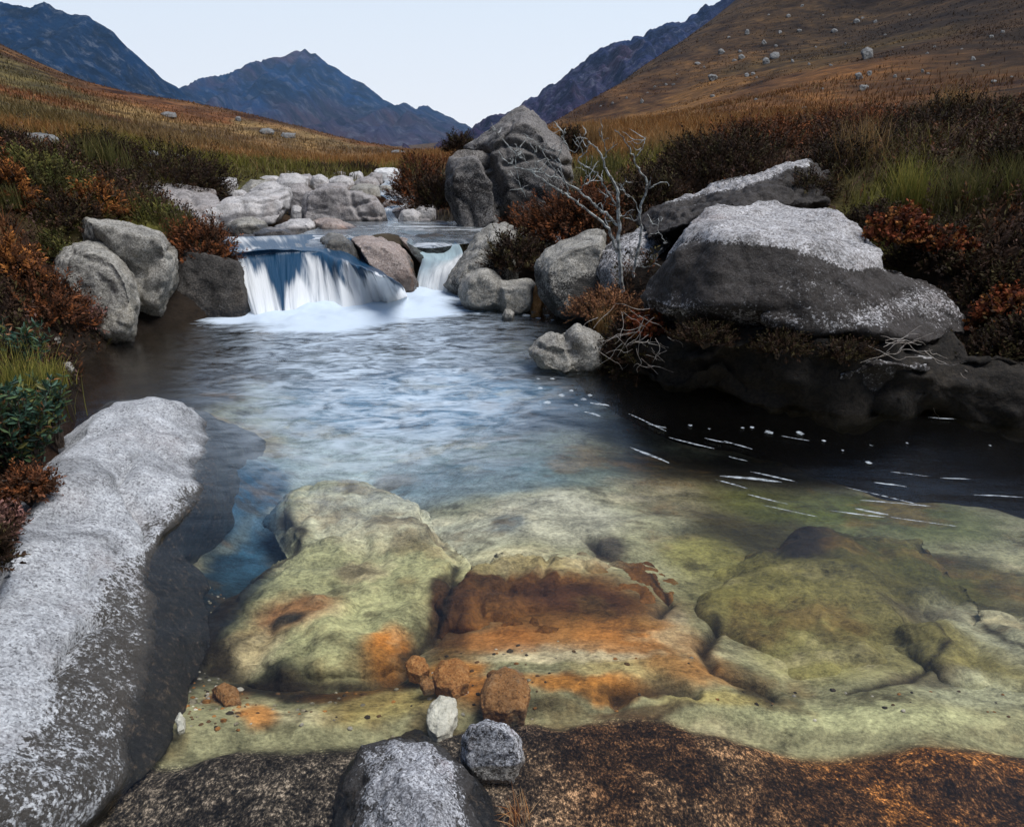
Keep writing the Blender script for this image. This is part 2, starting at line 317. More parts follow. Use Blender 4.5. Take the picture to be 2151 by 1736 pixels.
# ---------------------------------------------------------------- stream bed of the pool
_bed = [(300,1700,-.03),(120,1650,-.01),(700,1720,-.035),(1000,1700,-.03),(1300,1700,-.05),(1600,1700,-.07),(2100,1700,-.09),(2500,1700,-.1),(330,1560,-.05),(600,1600,-.04),(900,1600,-.04),(1400,1560,-.07),(2000,1570,-.08),(500,1510,-.10),
        (600,1480,-.15),(850,1500,-.14),(1150,1470,-.13),(1300,1430,-.14),(1700,1490,-.19),(2100,1490,-.2),(330,1350,-.2),(420,1200,-.35),(550,1060,-.45),(520,950,-.5),(1000,1000,-.42),(1600,1000,-.5),(2000,950,-.55),(1200,800,-.55),(800,800,-.6),
        (800,720,-.6),(400,750,-.35),(1500,1250,-.3),(2000,1250,-.35),(2500,1200,-.4),(1300,1250,-.22),(1100,1400,-.15),(260,1300,-.1),(330,1180,-.12),(450,950,-.2),(2600,900,-.5),(200,780,-.45),(120,860,-.45),(-50,900,-.4),(250,720,-.45),(-200,1100,-.35),(330,860,-.4)]
_bw = np.array([PZ(u, v, z) for u, v, z in _bed]); _btps = TPS(warp(_bw[:, 0], _bw[:, 1]), _bw[:, 2], 1e-3)
_edge = np.array([PZ(u, v, -.08)[:2] for u, v in [(-200,1640),(380,1600),(500,1565),(620,1572),(700,1552),(800,1532),(900,1540),(980,1505),(1080,1480),(1180,1500),(1280,1470),(1400,1475),(1460,1505),(1560,1522),(1700,1540),(1850,1532),(2000,1532),(2151,1528),(3000,1500)]])
_tr = [([PZ(u, v, -.2)[:2] for u, v in l], w, d) for l, w, d in [([(962,1165),(955,1220),(930,1285),(880,1345),(852,1372)], .022, .10), ([(440,1370),(520,1410),(620,1432),(740,1436),(850,1405)], .028, .07), ([(1370,1180),(1410,1235),(1390,1290)], .016, .025), ([(1510,1290),(1470,1360),(1500,1425),(1590,1455)], .022, .03),
    ([(1780,1455),(1900,1425),(2000,1365),(1960,1305),(1880,1270)], .012, .015), ([(2070,1290),(2110,1340),(2180,1370)], .016, .05), ([(455,1290),(500,1220),(570,1165),(640,1105),(590,1060)], .03, .05), ([(1560,1440),(1620,1455)], .03, .07), ([(1240,1085),(1270,1130),(1300,1150)], .03, .04), ([(1690,1085),(1700,1150)], .06, .06), ([(330,1150),(420,1300),(470,1380)], .05, .05), ([(1290,1475),(1400,1468),(1460,1490)], .03, .05)]]
def trench(x, y):
    x = np.ravel(x); y = np.ravel(y); k = np.zeros(len(x)); z = np.zeros(len(x)); n = fbm(xy3(x, y, 18.), 3, 49); wx = .02 * fbm(xy3(x, y, 7.), 3, 48)
    for pts, w, d in _tr:
        g_ = np.exp(-np.clip(seg_dist(x + wx, y - wx, pts) / (w * (1 + .5 * n)), 0, 6) ** 2); k = np.maximum(k, g_); z = z - d * g_
    return k, z
def bedh(x, y):
    x = np.ravel(x); y = np.ravel(y); z = _btps(warp(x, y))
    ye = np.interp(x, _edge[:, 0], _edge[:, 1]) + .012 * fbm(xy3(x, y, 14), 3, 41)
    sh = 1 - sstep(-.03, .06, y - ye); gul = np.exp(-((y - ye - .05) / .06) ** 2)
    z = z - .022 * sh - .055 * gul
    z = z + trench(x, y)[1] + .03 * fbm(xy3(x, y, 3.), 4, 43) + .018 * sh * fbm(xy3(x, y, 9.), 4, 47)
    return z, sh
GAIN = 1.12
PALE, SAND, YG, OLD, BRN, ORG, BLK, TEAL, WHT = (.34,.36,.33), (.36,.34,.24), (.30,.29,.12), (.10,.10,.02), (.10,.05,.02), (.36,.135,.028), (.014,.012,.010), (.02,.055,.075), (.6,.58,.5)
_bc = [ # u, v, ru, rv, colour, strength  (world ellipses on the bed, algae, sand, stained granite, painted blue reflection and black shade)
 (950,760,520,110,(.05,.15,.28),.9),(700,900,300,100,(.36,.46,.50),.8),(1000,930,240,50,(.07,.15,.24),.6),(1450,905,200,60,(.035,.03,.016),.9),(480,960,90,120,(.02,.07,.13),.9),(640,950,60,50,(.03,.09,.15),.7),(1000,880,260,60,(.05,.11,.16),.6),(1200,920,160,60,(.05,.10,.12),.6),(600,1262,120,55,(.24,.11,.05),.9),(580,1278,48,18,(.03,.026,.022),1.),(500,1335,90,60,(.29,.19,.10),.7),(745,1170,60,28,(.22,.16,.12),.6),(820,1350,75,60,(.42,.16,.03),.95),(480,1120,110,110,(.008,.026,.05),1.),(460,1180,120,90,(.010,.024,.04),1.),(380,1060,60,90,(.02,.05,.09),.9),  # blues paint deep water and reflected sky into the bed colour
 (390,1300,90,170,(.014,.016,.018),1.),(330,1450,110,140,(.028,.025,.022),1.),(560,1420,140,50,BLK,.9),(620,1436,230,26,BLK,.95),(945,1215,26,60,BLK,.95),(545,1030,60,90,(.025,.08,.15),.9),(470,1000,80,120,(.016,.06,.12),.9),(760,1440,120,26,(.05,.022,.008),.9),  # black strip before the algae slab paints its shaded side
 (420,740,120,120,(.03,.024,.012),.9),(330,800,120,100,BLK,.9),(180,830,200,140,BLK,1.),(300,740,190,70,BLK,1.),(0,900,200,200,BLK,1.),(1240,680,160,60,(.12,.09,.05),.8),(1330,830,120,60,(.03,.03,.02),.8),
 (850,1060,280,80,(.42,.43,.36),.9),(1150,1030,200,70,(.42,.42,.36),.8),(1060,1030,50,30,(.10,.13,.16),.8),(1280,1090,60,40,(.06,.05,.045),.9),(1100,1130,220,40,(.42,.41,.30),.8),
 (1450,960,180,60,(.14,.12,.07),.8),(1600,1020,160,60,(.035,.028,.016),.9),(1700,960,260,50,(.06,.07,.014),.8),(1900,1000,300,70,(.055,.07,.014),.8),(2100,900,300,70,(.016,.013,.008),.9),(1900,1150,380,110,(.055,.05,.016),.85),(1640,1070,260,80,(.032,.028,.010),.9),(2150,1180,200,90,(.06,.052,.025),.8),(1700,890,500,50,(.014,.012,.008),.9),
 (1700,1110,70,50,(.02,.015,.010),.95),(1500,1110,120,70,(.21,.20,.07),.8),(1620,1210,220,80,(.16,.145,.05),.8),(1980,1130,220,60,(.07,.07,.02),.8),(2050,1090,120,30,(.035,.028,.012),.8),(1850,1310,260,110,(.155,.14,.06),.8),(2120,1300,150,120,(.30,.31,.26),.8),(1950,1240,120,30,(.06,.05,.04),.7),
 (1700,1340,120,70,(.22,.21,.09),.6),(1400,1280,60,70,(.44,.42,.34),.7),(1180,1255,300,110,(.13,.058,.018),.97),(1200,1235,150,40,(.05,.02,.009),.95),(1030,1200,60,50,(.05,.025,.012),.8),(1330,1330,110,50,(.36,.14,.035),.9),(1460,1380,90,50,(.28,.13,.045),.8),(1480,1340,50,40,(.05,.03,.018),.8),(1600,1445,60,30,(.03,.022,.014),.9),(1560,1400,100,40,(.12,.085,.045),.7),
 (1200,1355,200,22,(.58,.52,.40),.9),(1350,1400,160,26,(.46,.38,.20),.8),(1250,1430,140,26,(.42,.17,.04),.9),(1050,1330,150,40,(.30,.11,.025),.8),(950,1290,60,110,(.05,.022,.009),.9),
 (1500,1460,120,22,(.42,.36,.16),.8),(1800,1490,340,30,(.40,.42,.28),.9),(2050,1430,140,40,(.38,.40,.32),.7),(1950,1400,120,22,(.07,.055,.04),.7),(1350,1475,130,16,(.05,.026,.012),.8),
 (800,1490,130,40,(.42,.36,.16),.9),(660,1500,90,30,(.55,.52,.38),.8),(560,1510,60,40,(.42,.19,.06),.9),(960,1400,80,30,(.40,.16,.035),.8),(1000,1460,60,50,(.34,.135,.03),.9),(480,1470,50,30,(.20,.09,.03),.8),(1330,1330,190,60,(.34,.15,.045),.85),(1460,1395,120,45,(.30,.145,.05),.8),(1240,1436,190,24,(.42,.19,.05),.9),(1200,1372,210,16,(.60,.54,.42),.85),(960,1395,90,36,(.36,.16,.045),.85),(1080,1170,200,26,(.36,.33,.19),.6),(780,1070,210,60,(.46,.46,.38),.75)]
_bcw = []
for u, v, ru, rv, c, s in _bc:
    x0, y0, _ = PZ(u, v, -.16); x1 = PZ(u + ru, v, -.16)[0]; ya = PZ(u, v - rv, -.16)[1]; yb = PZ(u, v + rv, -.16)[1]
    _bcw.append((x0, (ya + yb) / 2, x1 - x0, (ya - yb) / 2, c, s))
def bedcol(x, y, base=None):
    x = np.ravel(x); y = np.ravel(y)
    wx = .10 * fbm(xy3(x, y, 3.2), 5, 51, .6) * (.35 + .3 * y); wy = .10 * fbm(xy3(x, y, 3.2), 5, 61, .6) * (.35 + .3 * y)
    c = np.zeros((len(x), 3)) + np.array((.25, .25, .17) if base is None else base)
    if base is None:
        _, sh = bedh(x, y)
        n = sstep(-.25, .35, fbm(xy3(x, y, 5.), 4, 71))[:, None]
        left = sstep(-.15, .25, x)[:, None]; right = sstep(.55, .95, x)[:, None]
        sc = (1 - left) * np.array((.075, .062, .05)) + left * ((1 - right) * (n * np.array((.15, .09, .05)) + (1 - n) * np.array((.06, .03, .014))) + right * (n * np.array((.21, .085, .022)) + (1 - n) * np.array((.065, .03, .012))))
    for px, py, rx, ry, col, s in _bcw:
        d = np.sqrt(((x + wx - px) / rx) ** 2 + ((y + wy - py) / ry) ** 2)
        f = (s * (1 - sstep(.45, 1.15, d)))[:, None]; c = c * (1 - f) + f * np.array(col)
    m1 = (sstep(.08, .42, fbm(xy3(x, y, 2.6, 3.4), 5, 73, .62)) * .55)[:, None]; c = c * (1 - m1) + m1 * np.array((.13, .075, .026)); m2 = (sstep(.12, .5, fbm(xy3(x, y, 3.1, 4.2, 5.), 5, 75, .6)) * .5 * sstep(.05, .2, c.mean(1)))[:, None]; c = c * (1 - m2) + m2 * np.array((.46, .42, .31))
    m3 = (sstep(.22, .5, fbm(xy3(x, y, 6., 8., 9.), 5, 77, .65)) * .6)[:, None]; c = c * (1 - m3) + m3 * np.array((.035, .026, .014))
    tk = .9 * trench(x, y)[0][:, None]; c = c * (1 - tk) + tk * np.array((.016, .011, .007))
    c = np.clip(c * GAIN * (1 - sstep(3.4, 2.2, y)[:, None] * np.array((-.02, .0, .14))), 0, .85)
    if base is None: c = c * (1 - sh[:, None]) + 1.15 * sc * sh[:, None]; return c, sh
    return c
def bedmat(name='stream bed stone'):
    m, nt, out = new_mat(name); g = G(nt); co = g.n('ShaderNodeTexCoord').outputs['Object']; c = g.attr('Col'); sh = g.attr('grain', 'Fac')
    cs = g.mapping(co, (1.25, .8, 1))
    v1 = g.noise(cs, 110., 5, .8)
    n1 = g.noise(co, 26., 8, .74); n2 = g.noise(g.mapping(co, (.8, 1.25, 1)), 5.5, 9, .7, .5)
    sp = g.math('ADD', g.math('ADD', g.math('MULTIPLY', v1, .85), g.math('MULTIPLY', n1, .45)), g.math('MULTIPLY', g.noise(co, 9., 5, .6), .25))
    dark = g.ramp(sp, [(.68, .04), (.79, .45), (.86, 2.), (.94, 7.)])
    n3 = g.noise(g.mapping(co, (.8, 1.5, 1)), 75., 5, .7)
    soft = g.ramp(g.math('MULTIPLY', .625, g.math('ADD', g.math('ADD', g.math('MULTIPLY', n2, .9), g.math('MULTIPLY', n1, .55)), g.math('MULTIPLY', n3, .7))), [(.50, .22), (.63, .75), (.72, 1.25), (.84, 2.0)])
    fac = g.mix(sh, soft, dark)
    c = g.mix(1., c, fac, 'MULTIPLY')
    bm = g.bump(n1, .7, .012, g.bump(n2, .6, .05))
    p = g.n('ShaderNodeBsdfPrincipled', {'Base Color': c, 'Roughness': .8, 'Normal': bm, 'Specular IOR Level': .15}); nt.links.new(p.outputs[0], out.inputs[0]); return m
def build_bed():
    x = np.linspace(-3.2, 6.4, 620); v = np.linspace(0, 1, 560); y = .35 + 8.2 * v ** 1.6
    X, Y = np.meshgrid(x, y); X = X * (.35 + .65 * np.clip(Y / 4, 0, 1)) + .15
    z, sh = bedh(X, Y)
    me = np_mesh('stream_bed', np.stack([X.ravel(), Y.ravel(), z], 1), *grid_faces(*X.shape))
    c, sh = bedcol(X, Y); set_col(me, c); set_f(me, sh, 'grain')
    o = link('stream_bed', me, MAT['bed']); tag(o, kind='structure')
# ---------------------------------------------------------------- water
def watermat(name, tint, rough, bstr, foamcol=(.86,.9,.95), sx=(1.2, 5., 1.), rot=-.12, bdist=.02, nscale=2.6):
    m, nt, out = new_mat(name); g = G(nt); co = g.n('ShaderNodeTexCoord').outputs['Object']
    w1 = g.noise(g.mapping(co, sx, (0, 0, rot)), nscale, 6, .6, .8); w2 = g.noise(g.mapping(co, tuple(2.3 * a for a in sx), (0, 0, rot + .25)), nscale * 3, 5, .6, .4)
    bm = g.bump(g.math('ADD', w1, g.math('MULTIPLY', w2, .35)), bstr, bdist)
    fr = g.n('ShaderNodeFresnel', {'IOR': 1.33, 'Normal': bm}).outputs[0]
    tr = g.n('ShaderNodeBsdfTransparent', {'Color': tint + (1,)}); gl = g.n('ShaderNodeBsdfGlossy', {'Color': (1, 1, 1, 1), 'Roughness': rough, 'Normal': bm})
    mx = g.n('ShaderNodeMixShader', {0: fr, 1: tr.outputs[0], 2: gl.outputs[0]}).outputs[0]
    fa = g.attr('foam', 'Fac'); mi = g.attr('milk', 'Fac')
    fn = g.noise(g.mapping(co, (1.6, 3.2, 1.6), (0, 0, rot)), 2.2, 8, .62, 1.2)
    fine = g.noise(g.mapping(co, (1., 3.5, 1.), (0, 0, rot)), 14., 6, .65, .5)
    fk = g.sm(g.math('ADD', fa, g.math('MULTIPLY', g.math('SUBTRACT', fn, .5), g.math('MULTIPLY', g.math('MULTIPLY', 2.0, g.sm(fa, 0., .3)), g.math('SUBTRACT', 1.02, fa)))), .30, .85)
    mk = g.math('MULTIPLY', mi, g.sm(g.math('ADD', g.math('MULTIPLY', fn, .7), g.math('MULTIPLY', fine, .3)), .36, .66))
    k = g.math('MAXIMUM', fk, mk)
    df = g.n('ShaderNodeBsdfDiffuse', {'Color': foamcol + (1,)}); tl = g.n('ShaderNodeBsdfTranslucent', {'Color': foamcol + (1,)})
    dd = g.n('ShaderNodeMixShader', {0: .35, 1: df.outputs[0], 2: tl.outputs[0]}).outputs[0]
    ms = g.n('ShaderNodeMixShader', {0: k, 1: mx, 2: dd}); nt.links.new(ms.outputs[0], out.inputs[0]); return m
FOAMPOLY = [PZ(u, v, 0)[:2] for u, v in [(462,684),(520,694),(600,696),(700,694),(800,684),(900,662),(975,640),(985,618),(930,600),(960,560),(900,580),(830,600),(700,625),(560,640),(510,652)]]
MILKPOLY = [PZ(u, v, 0)[:2] for u, v in [(470,690),(960,640),(1080,680),(1130,760),(1180,860),(1080,980),(760,1030),(560,990),(440,830)]]
def build_pool():
    x = np.linspace(-3.4, 6.6, 520); y = .2 + 8.3 * np.linspace(0, 1, 520) ** 1.5
    X, Y = np.meshgrid(x, y); px, py = X.ravel(), Y.ravel()
    z = .0035 * fbm(xy3(px + py * .12, py, 1.1, 3.4), 4, 81) * sstep(1.5, 5, py) + .003 * fbm(xy3(px, py, 2.2, 6.), 3, 83)
    d = sdist(px, py, FOAMPOLY)
    fo = 1 - sstep(-.34, .62, d + .34 * fbm(xy3(px, py, 1.3, 3.4), 5, 85)); z = z + .045 * (1 - sstep(-.4, .05, d)) * (1 + 1.3 * fbm(xy3(px, py, 2.6), 4, 86))
    dm = sdist(px, py, MILKPOLY); mi = .85 * (1 - sstep(-.9, .45, dm))  # milk: pale film painted for bubbles and reflected sky
    me = np_mesh('pool_water', np.stack([px, py, z], 1), *grid_faces(*X.shape)); set_f(me, fo, 'foam'); set_f(me, mi, 'milk')
    o = link('water', me, watermat('clear pool water', (.93, .92, .88), .18, .13, (.74,.85,.97), (1., 4., 1.), -.12, .02, 2.)); tag(o, kind='structure')
def ribbon(name, rows, mat, n=60, m=40, fz=None, foamf=None, kind='structure'):
    """rows: list of rows of world points running along the flow, each row the same length; smooth bicubic-like resample"""
    R = np.array(rows, float)
    def rs(A, k, ax):
        t = np.linspace(0, A.shape[ax] - 1, k); i = np.clip(np.floor(t).astype(int), 0, A.shape[ax] - 2); f = t - i
        def tk(j): return np.take(A, np.clip(j, 0, A.shape[ax] - 1), axis=ax)
        sh = [1] * A.ndim; sh[ax] = k; f = f.reshape(sh)
        p0, p1, p2, p3 = tk(i - 1), tk(i), tk(i + 1), tk(i + 2)
        return .5 * (2 * p1 + (p2 - p0) * f + (2 * p0 - 5 * p1 + 4 * p2 - p3) * f * f + (3 * p1 - p0 - 3 * p2 + p3) * f ** 3)
    S = rs(rs(R, n, 0), m, 1)                     # n across, m along the flow
    a, t = np.meshgrid(np.linspace(0, 1, n), np.linspace(0, 1, m), indexing='ij')
    if fz is not None: S = S + fz(a, t, S)
    me = np_mesh(name, S.reshape(-1, 3), *grid_faces(n, m))
    set_f(me, foamf(a, t, S), 'foam'); set_f(me, np.zeros(a.size), 'milk')
    uv = me.uv_layers.new(name='flow'); li = np.empty(len(me.loops), np.int32); me.loops.foreach_get('vertex_index', li)
    uv.data.foreach_set('uv', np.stack([a.ravel(), t.ravel()], 1)[li].astype(np.float32).ravel())
    o = link(name, me, mat); tag(o, kind=kind); return o
def fallmat():
    m, nt, out = new_mat('falling water'); g = G(nt); uv = g.n('ShaderNodeUVMap', uv_map='flow').outputs[0]; co = g.n('ShaderNodeTexCoord').outputs['Object']
    fine = g.noise(g.mapping(uv, (34., 1.6, 1.)), 2., 5, .6, .3); med = g.noise(g.mapping(uv, (11., 1.1, 1.)), 1.6, 4, .55, .5)
    fa = g.attr('foam', 'Fac')
    k = g.sm(g.math('ADD', fa, g.math('ADD', g.math('MULTIPLY', g.math('SUBTRACT', fine, .5), 1.0), g.math('MULTIPLY', g.math('SUBTRACT', med, .5), 1.1))), .22, .95)
    bm = g.bump(g.math('ADD', fine, med), .5, .03)
    base = g.n('ShaderNodeBsdfPrincipled', {'Base Color': (.008, .040, .085, 1), 'Roughness': .34, 'Normal': bm, 'Specular IOR Level': .3})
    df = g.n('ShaderNodeBsdfDiffuse', {'Color': (.95, .97, .98, 1), 'Normal': bm}); tl = g.n('ShaderNodeBsdfTranslucent', {'Color': (.95, .97, .98, 1)})
    dd = g.n('ShaderNodeMixShader', {0: .45, 1: df.outputs[0], 2: tl.outputs[0]}).outputs[0]
    ms = g.n('ShaderNodeMixShader', {0: k, 1: base.outputs[0], 2: dd}); nt.links.new(ms.outputs[0], out.inputs[0]); return m
def build_falls():
    fm = fallmat()
    # columns across the main fall: back of the lip, lip, over the lip, mid, base
    def colm(b, l, o_, md, ba):
        ba = (ba[0] - 4 * (ba[0] > 700), ba[1] + 9 + 8 * (ba[0] > 740)); e = np.array(PZ(ba[0], ba[1], -.03)); hk = 1 - .9 * sstep(720, 850, np.array(float(ba[0]))); lp = np.array(PZ(l[0], l[1], .49)); q = lp + (e - lp) * .20 + np.array((0, 0, .075)) * hk; r = lp + (e - lp) * .56 + np.array((0, 0, .035)) * hk
        return [PZ(b[0], b[1], .53), PZ(l[0], l[1], .50), tuple(q), tuple(r), tuple(e)]
    rows = []
    spec = [((448,497),(486,535),(500,556,6.52),(512,600,6.45),(530,668)),
            ((520,497),(548,528),(545,556,6.50),(556,605,6.42),(572,668)),
            ((600,494),(618,524),(602,556,6.55),(606,605,6.44),(618,664)),
            ((670,492),(676,524),(668,562,6.62),(674,605,6.50),(690,654)),
            ((700,496),(722,536),(728,572,6.82),(738,606,6.70),(756,644)),
            ((730,500),(764,552),(776,580,7.0),(788,606,6.95),(804,632)),
            ((760,504),(800,566),(812,590,7.25),(822,606,7.22),(836,622)),
            ((800,540),(838,592),(846,600,7.5),(850,606,7.5),(860,612))]
    for s, zb, zl in zip(spec, (.53,.53,.53,.52,.51,.50,.48,.30), (.50,.50,.50,.49,.45,.36,.27,.09)):
        c = colm(*s); c[0] = PZ(*s[0], zb); c[1] = PZ(*s[1], zl); rows.append(c)
    def fz(a, t, S):
        d = np.zeros(S.shape); st = fbm(np.stack([a.ravel() * 14, t.ravel() * 1.2, a.ravel() * 0], 1), 3, 91).reshape(a.shape)
        w = sstep(.25, .5, t); big = fbm(np.stack([a.ravel() * 5.5, t.ravel() * .6, a.ravel() * 0 + 9], 1), 3, 97).reshape(a.shape); hump = np.exp(-((t - .33) / .16) ** 2); d[..., 1] = -.12 * st * w - .16 * big * hump; d[..., 2] = .02 * st * (1 - w) * sstep(0, .15, t) + .09 * big * hump; return d
    def ff(a, t, S):
        b = a - .16 * (t - .35) * sstep(.12, .35, a)
        st = fbm(np.stack([b.ravel() * 15, t.ravel() * .9, a.ravel() * 0 + 3], 1), 3, 95, .6).reshape(a.shape)
        onset = .58 + .40 * st; onset = onset + .30 * np.exp(-((a - .23) / .06) ** 2) - .24 * np.exp(-((a - .07) / .06) ** 2) - .05 * sstep(.5, .8, a)
        f = 1.0 * sstep(onset - .14, onset + .22, t)
        f = f + .45 * np.exp(-((t - .06) / .07) ** 2) * sstep(.7, .0, a) + .30 * np.exp(-((t - .24) / .05) ** 2) * sstep(.5, .1, a) * (1 + 2 * st) + (.10 + .5 * st) * (t < .24)
        return np.clip(f + .5 * sstep(.88, 1., t), -.3, 1.2)
    ribbon('waterfall', rows, fm, 150, 120, fz, ff)
    # chute on the right
    rows = []
    for s in [((845,497,.50),(872,524,8.15),(888,545,7.95),(880,575,7.75),(872,618)), ((885,497,.50),(905,524,8.2),(918,543,7.95),(905,572,7.72),(896,620)),
              ((925,498,.49),(935,520,8.25),(940,540,8.0),(926,570,7.70),(915,620)), ((956,506,.45),(966,516,8.22),(972,536,8.0),(955,566,7.65),(940,620))]:
        rows.append([PZ(*s[0]), P(*s[1]), P(*s[2]), P(*s[3]), PZ(s[4][0], s[4][1], -.03)])
    ribbon('waterfall', rows, fm, 70, 70, lambda a, t, S: np.stack([0 * a, -.10 * fbm(np.stack([a.ravel() * 4, t.ravel() * 1.5, a.ravel() * 0], 1), 3, 107).reshape(a.shape) * sstep(.15, .4, t), .06 * fbm(np.stack([a.ravel() * 3, t.ravel() * 4, a.ravel() * 0], 1), 3, 109).reshape(a.shape) * sstep(.35, .6, t)], -1), lambda a, t, S: np.clip(sstep(.10, .3, t) * (1.7 + .4 * fbm(np.stack([a.ravel() * 6, t.ravel() * 1.2, a.ravel() * 0], 1), 3, 111).reshape(a.shape)), 0, 2.2))
    # upper pool sheet behind the lip, and the small cascades among the boulders
    wm = watermat('upper stream water', (.55, .72, .78), .14, .5)
    x = np.linspace(-2.7, 1.2, 160); y = np.linspace(7.35, 10.6, 140); X, Y = np.meshgrid(x, y)
    lp = np.array([PZ(u, v, .5)[:2] for u, v in [(300,535),(486,533),(560,528),(676,522),(700,503),(740,498),(840,498),(872,515),(905,518),(975,508),(1100,505)]])
    ly = np.interp(X, lp[:, 0], lp[:, 1]); Y = ly + (Y - 7.35) / 3.25 * (10.6 - ly); px, py = X.ravel(), Y.ravel()
    z = .515 + .012 * fbm(xy3(px, py, 1.2, 3.5), 3, 101) - .03 * sstep(.2, 0., (Y - ly).ravel())
    me = np_mesh('water', np.stack([px, py, z], 1), *grid_faces(*X.shape))
    fo = .36 + .40 * fbm(xy3(px, py, .9, 4.), 4, 103) + .25 * sstep(.2, 1., px) * sstep(9.2, 8.6, py)
    set_f(me, fo, 'foam'); set_f(me, np.full(len(px), .2), 'milk'); tag(link('water', me, wm), kind='structure')
    cas = [(945,494,9.6),(900,492,10.0),(850,478,10.7),(822,462,11.6),(812,440,12.8),(832,430,13.6),(826,414,15.0),(806,404,16.2),(808,392,18.),(822,380,20.),(806,372,22.)]
    rows = []
    for du in (-1, -.3, .3, 1):
        row = []
        for i, (u, v, yy) in enumerate(cas):
            w = (30, 34, 26, 17, 15, 18, 16, 13, 15, 14, 10)[i]; row.append(P(u + du * w, v + 2 * abs(du), yy))
        rows.append(row[::-1])
    ribbon('waterfall', rows, fm, 30, 160, None, lambda a, t, S: .45 + .5 * fbm(np.stack([a.ravel() * 2, t.ravel() * 22, a.ravel() * 0], 1), 3, 105).reshape(a.shape))
# ---------------------------------------------------------------- rocks
FOOT = []                                             # footprints (x, y, rx, ry, ztop) that keep grass out
def remeshed(hulls, res, smooth, size):
    bm = bmesh.new()
    for pts in hulls:
        vs = [bm.verts.new(p) for p in pts]
        r = bmesh.ops.convex_hull(bm, input=vs)
        junk = [e for e in r['geom_interior'] if isinstance(e, bmesh.types.BMVert)]
        bmesh.ops.delete(bm, geom=list(set(junk)), context='VERTS')
    me = bpy.data.meshes.new('t'); bm.to_mesh(me); bm.free()
    o = bpy.data.objects.new('t', me); COL.objects.link(o)
    r = o.modifiers.new('r', 'REMESH'); r.mode = 'VOXEL'; r.voxel_size = size / res
    s = o.modifiers.new('s', 'SMOOTH'); s.factor = .5; s.iterations = smooth
    dg = bpy.context.evaluated_depsgraph_get(); dg.update()
    me2 = bpy.data.meshes.new_from_object(o.evaluated_get(dg)); bpy.data.objects.remove(o); bpy.data.meshes.remove(me); return me2
_rs = [100]
def rock(label, hulls, mat='granite', name='boulder', cat='boulder', group=None, res=50, smooth=4, amp=.055, fine=.016, cracks=(), stain=None, wetz=None, wetb=.05, moss=None, rust=None, foot=True, bed=False, seed=None, scr=()):
    if hulls and not isinstance(hulls[0][0], (tuple, list)): hulls = [hulls]
    al = np.array([p for h in hulls for p in h]); lo, hi = al.min(0), al.max(0); size = float(np.sort(hi - lo)[1:].mean())
    me = remeshed(hulls, res, smooth, size); _rs[0] += 7; sd = seed or _rs[0]
    co = get_co(me); no = get_no(me)
    k = 1.7 / size
    d = amp * size * fbm(co * k, 4, sd, .55) - .35 * amp * size * np.abs(fbm(co * k * 2.6, 3, sd + 3)) + fine * size * fbm(co * k * 9, 4, sd + 5, .6) - 1.1 * fine * size * (1 - np.abs(fbm(co * k * 1.9 + 5., 3, sd + 7))) ** 9
    for pts, w, dep in cracks:                        # cracks: a line of world points, half width, depth
        pp = np.array(pts); dd = np.full(len(co), 1e9)
        for a, b in zip(pp[:-1], pp[1:]):
            ab = b - a; t = np.clip(((co - a) @ ab) / (ab @ ab), 0, 1); dd = np.minimum(dd, np.linalg.norm(co - a - t[:, None] * ab, axis=1))
        dd = dd + .4 * w * fbm(co / w * .5, 3, sd + 9); d = d - dep * np.exp(-(dd / w) ** 2)
    if scr:                                           # cracks given as they run across the visible face
        u, v = proj(co[:, 0], co[:, 1], co[:, 2]); face = ((np.array((0, 0, H)) - co) * no).sum(1) > 0
        for pts, w, dep in scr:
            dd = seg_dist(u, v, [tuple(p) for p in pts]) + .7 * w * fbm(co * k * 6, 3, sd + 19); d = d - dep * np.exp(-np.clip(dd / w, 0, 9) ** 2) * face
    co2 = co + no * d[:, None]
    base = np.array([(lo[0] + hi[0]) / 2, (lo[1] + hi[1]) / 2, lo[2]])
    me.vertices.foreach_set('co', (co2 - base).astype(np.float32).ravel()); me.update()
    for pl in (me.polygons,): pl.foreach_set('use_smooth', np.ones(len(pl), bool))
    if stain is not None: set_f(me, stain(co2), 'stain')
    if moss is not None: set_f(me, moss(co2), 'moss')
    if rust is not None: set_f(me, rust(co2), 'rust')
    if wetz is not None: set_f(me, 1 - sstep(wetz + .01, wetz + wetb, co2[:, 2] + .03 * fbm(co2 * 9, 3, sd)), 'wet')
    if bed:
        set_col(me, bedcol(co2[:, 0], co2[:, 1], bed if isinstance(bed, tuple) else (.28, .28, .17))); set_f(me, np.zeros(len(co2)), 'grain')
    me.name = name; o = link(name, me, MAT[mat], loc=base); tag(o, label, cat, group)
    if foot: FOOT.append(((lo[0] + hi[0]) / 2, (lo[1] + hi[1]) / 2, (hi[0] - lo[0]) / 2, (hi[1] - lo[1]) / 2, hi[2]))
    return o
def body(outline, y0, t, tilt=0., fs=.62, bs=.7, fshift=(0, .06), tb=None, front=1.):
    """a convex stone: its widest section at distance y0 (leaning back by tilt), a smaller section in front and another behind"""
    o = np.array(outline, float); c = o.mean(0); vmin, vmax = o[:, 1].min(), o[:, 1].max(); w = np.ptp(o[:, 0]); tb = t if tb is None else tb
    pts = []
    for u, v in o: pts.append(P(u, v, y0 + tilt * ((vmax - v) / (vmax - vmin) - .5)))
    for u, v in c + (o - c) * fs + np.array(fshift) * (vmax - vmin): pts.append(P(u, v, y0 - t * front + .5 * tilt * ((vmax - v) / (vmax - vmin) - .5)))
    for u, v in c + (o - c) * bs: pts.append(P(u, v, y0 + tb + .5 * tilt * ((vmax - v) / (vmax - vmin) - .5)))
    return pts
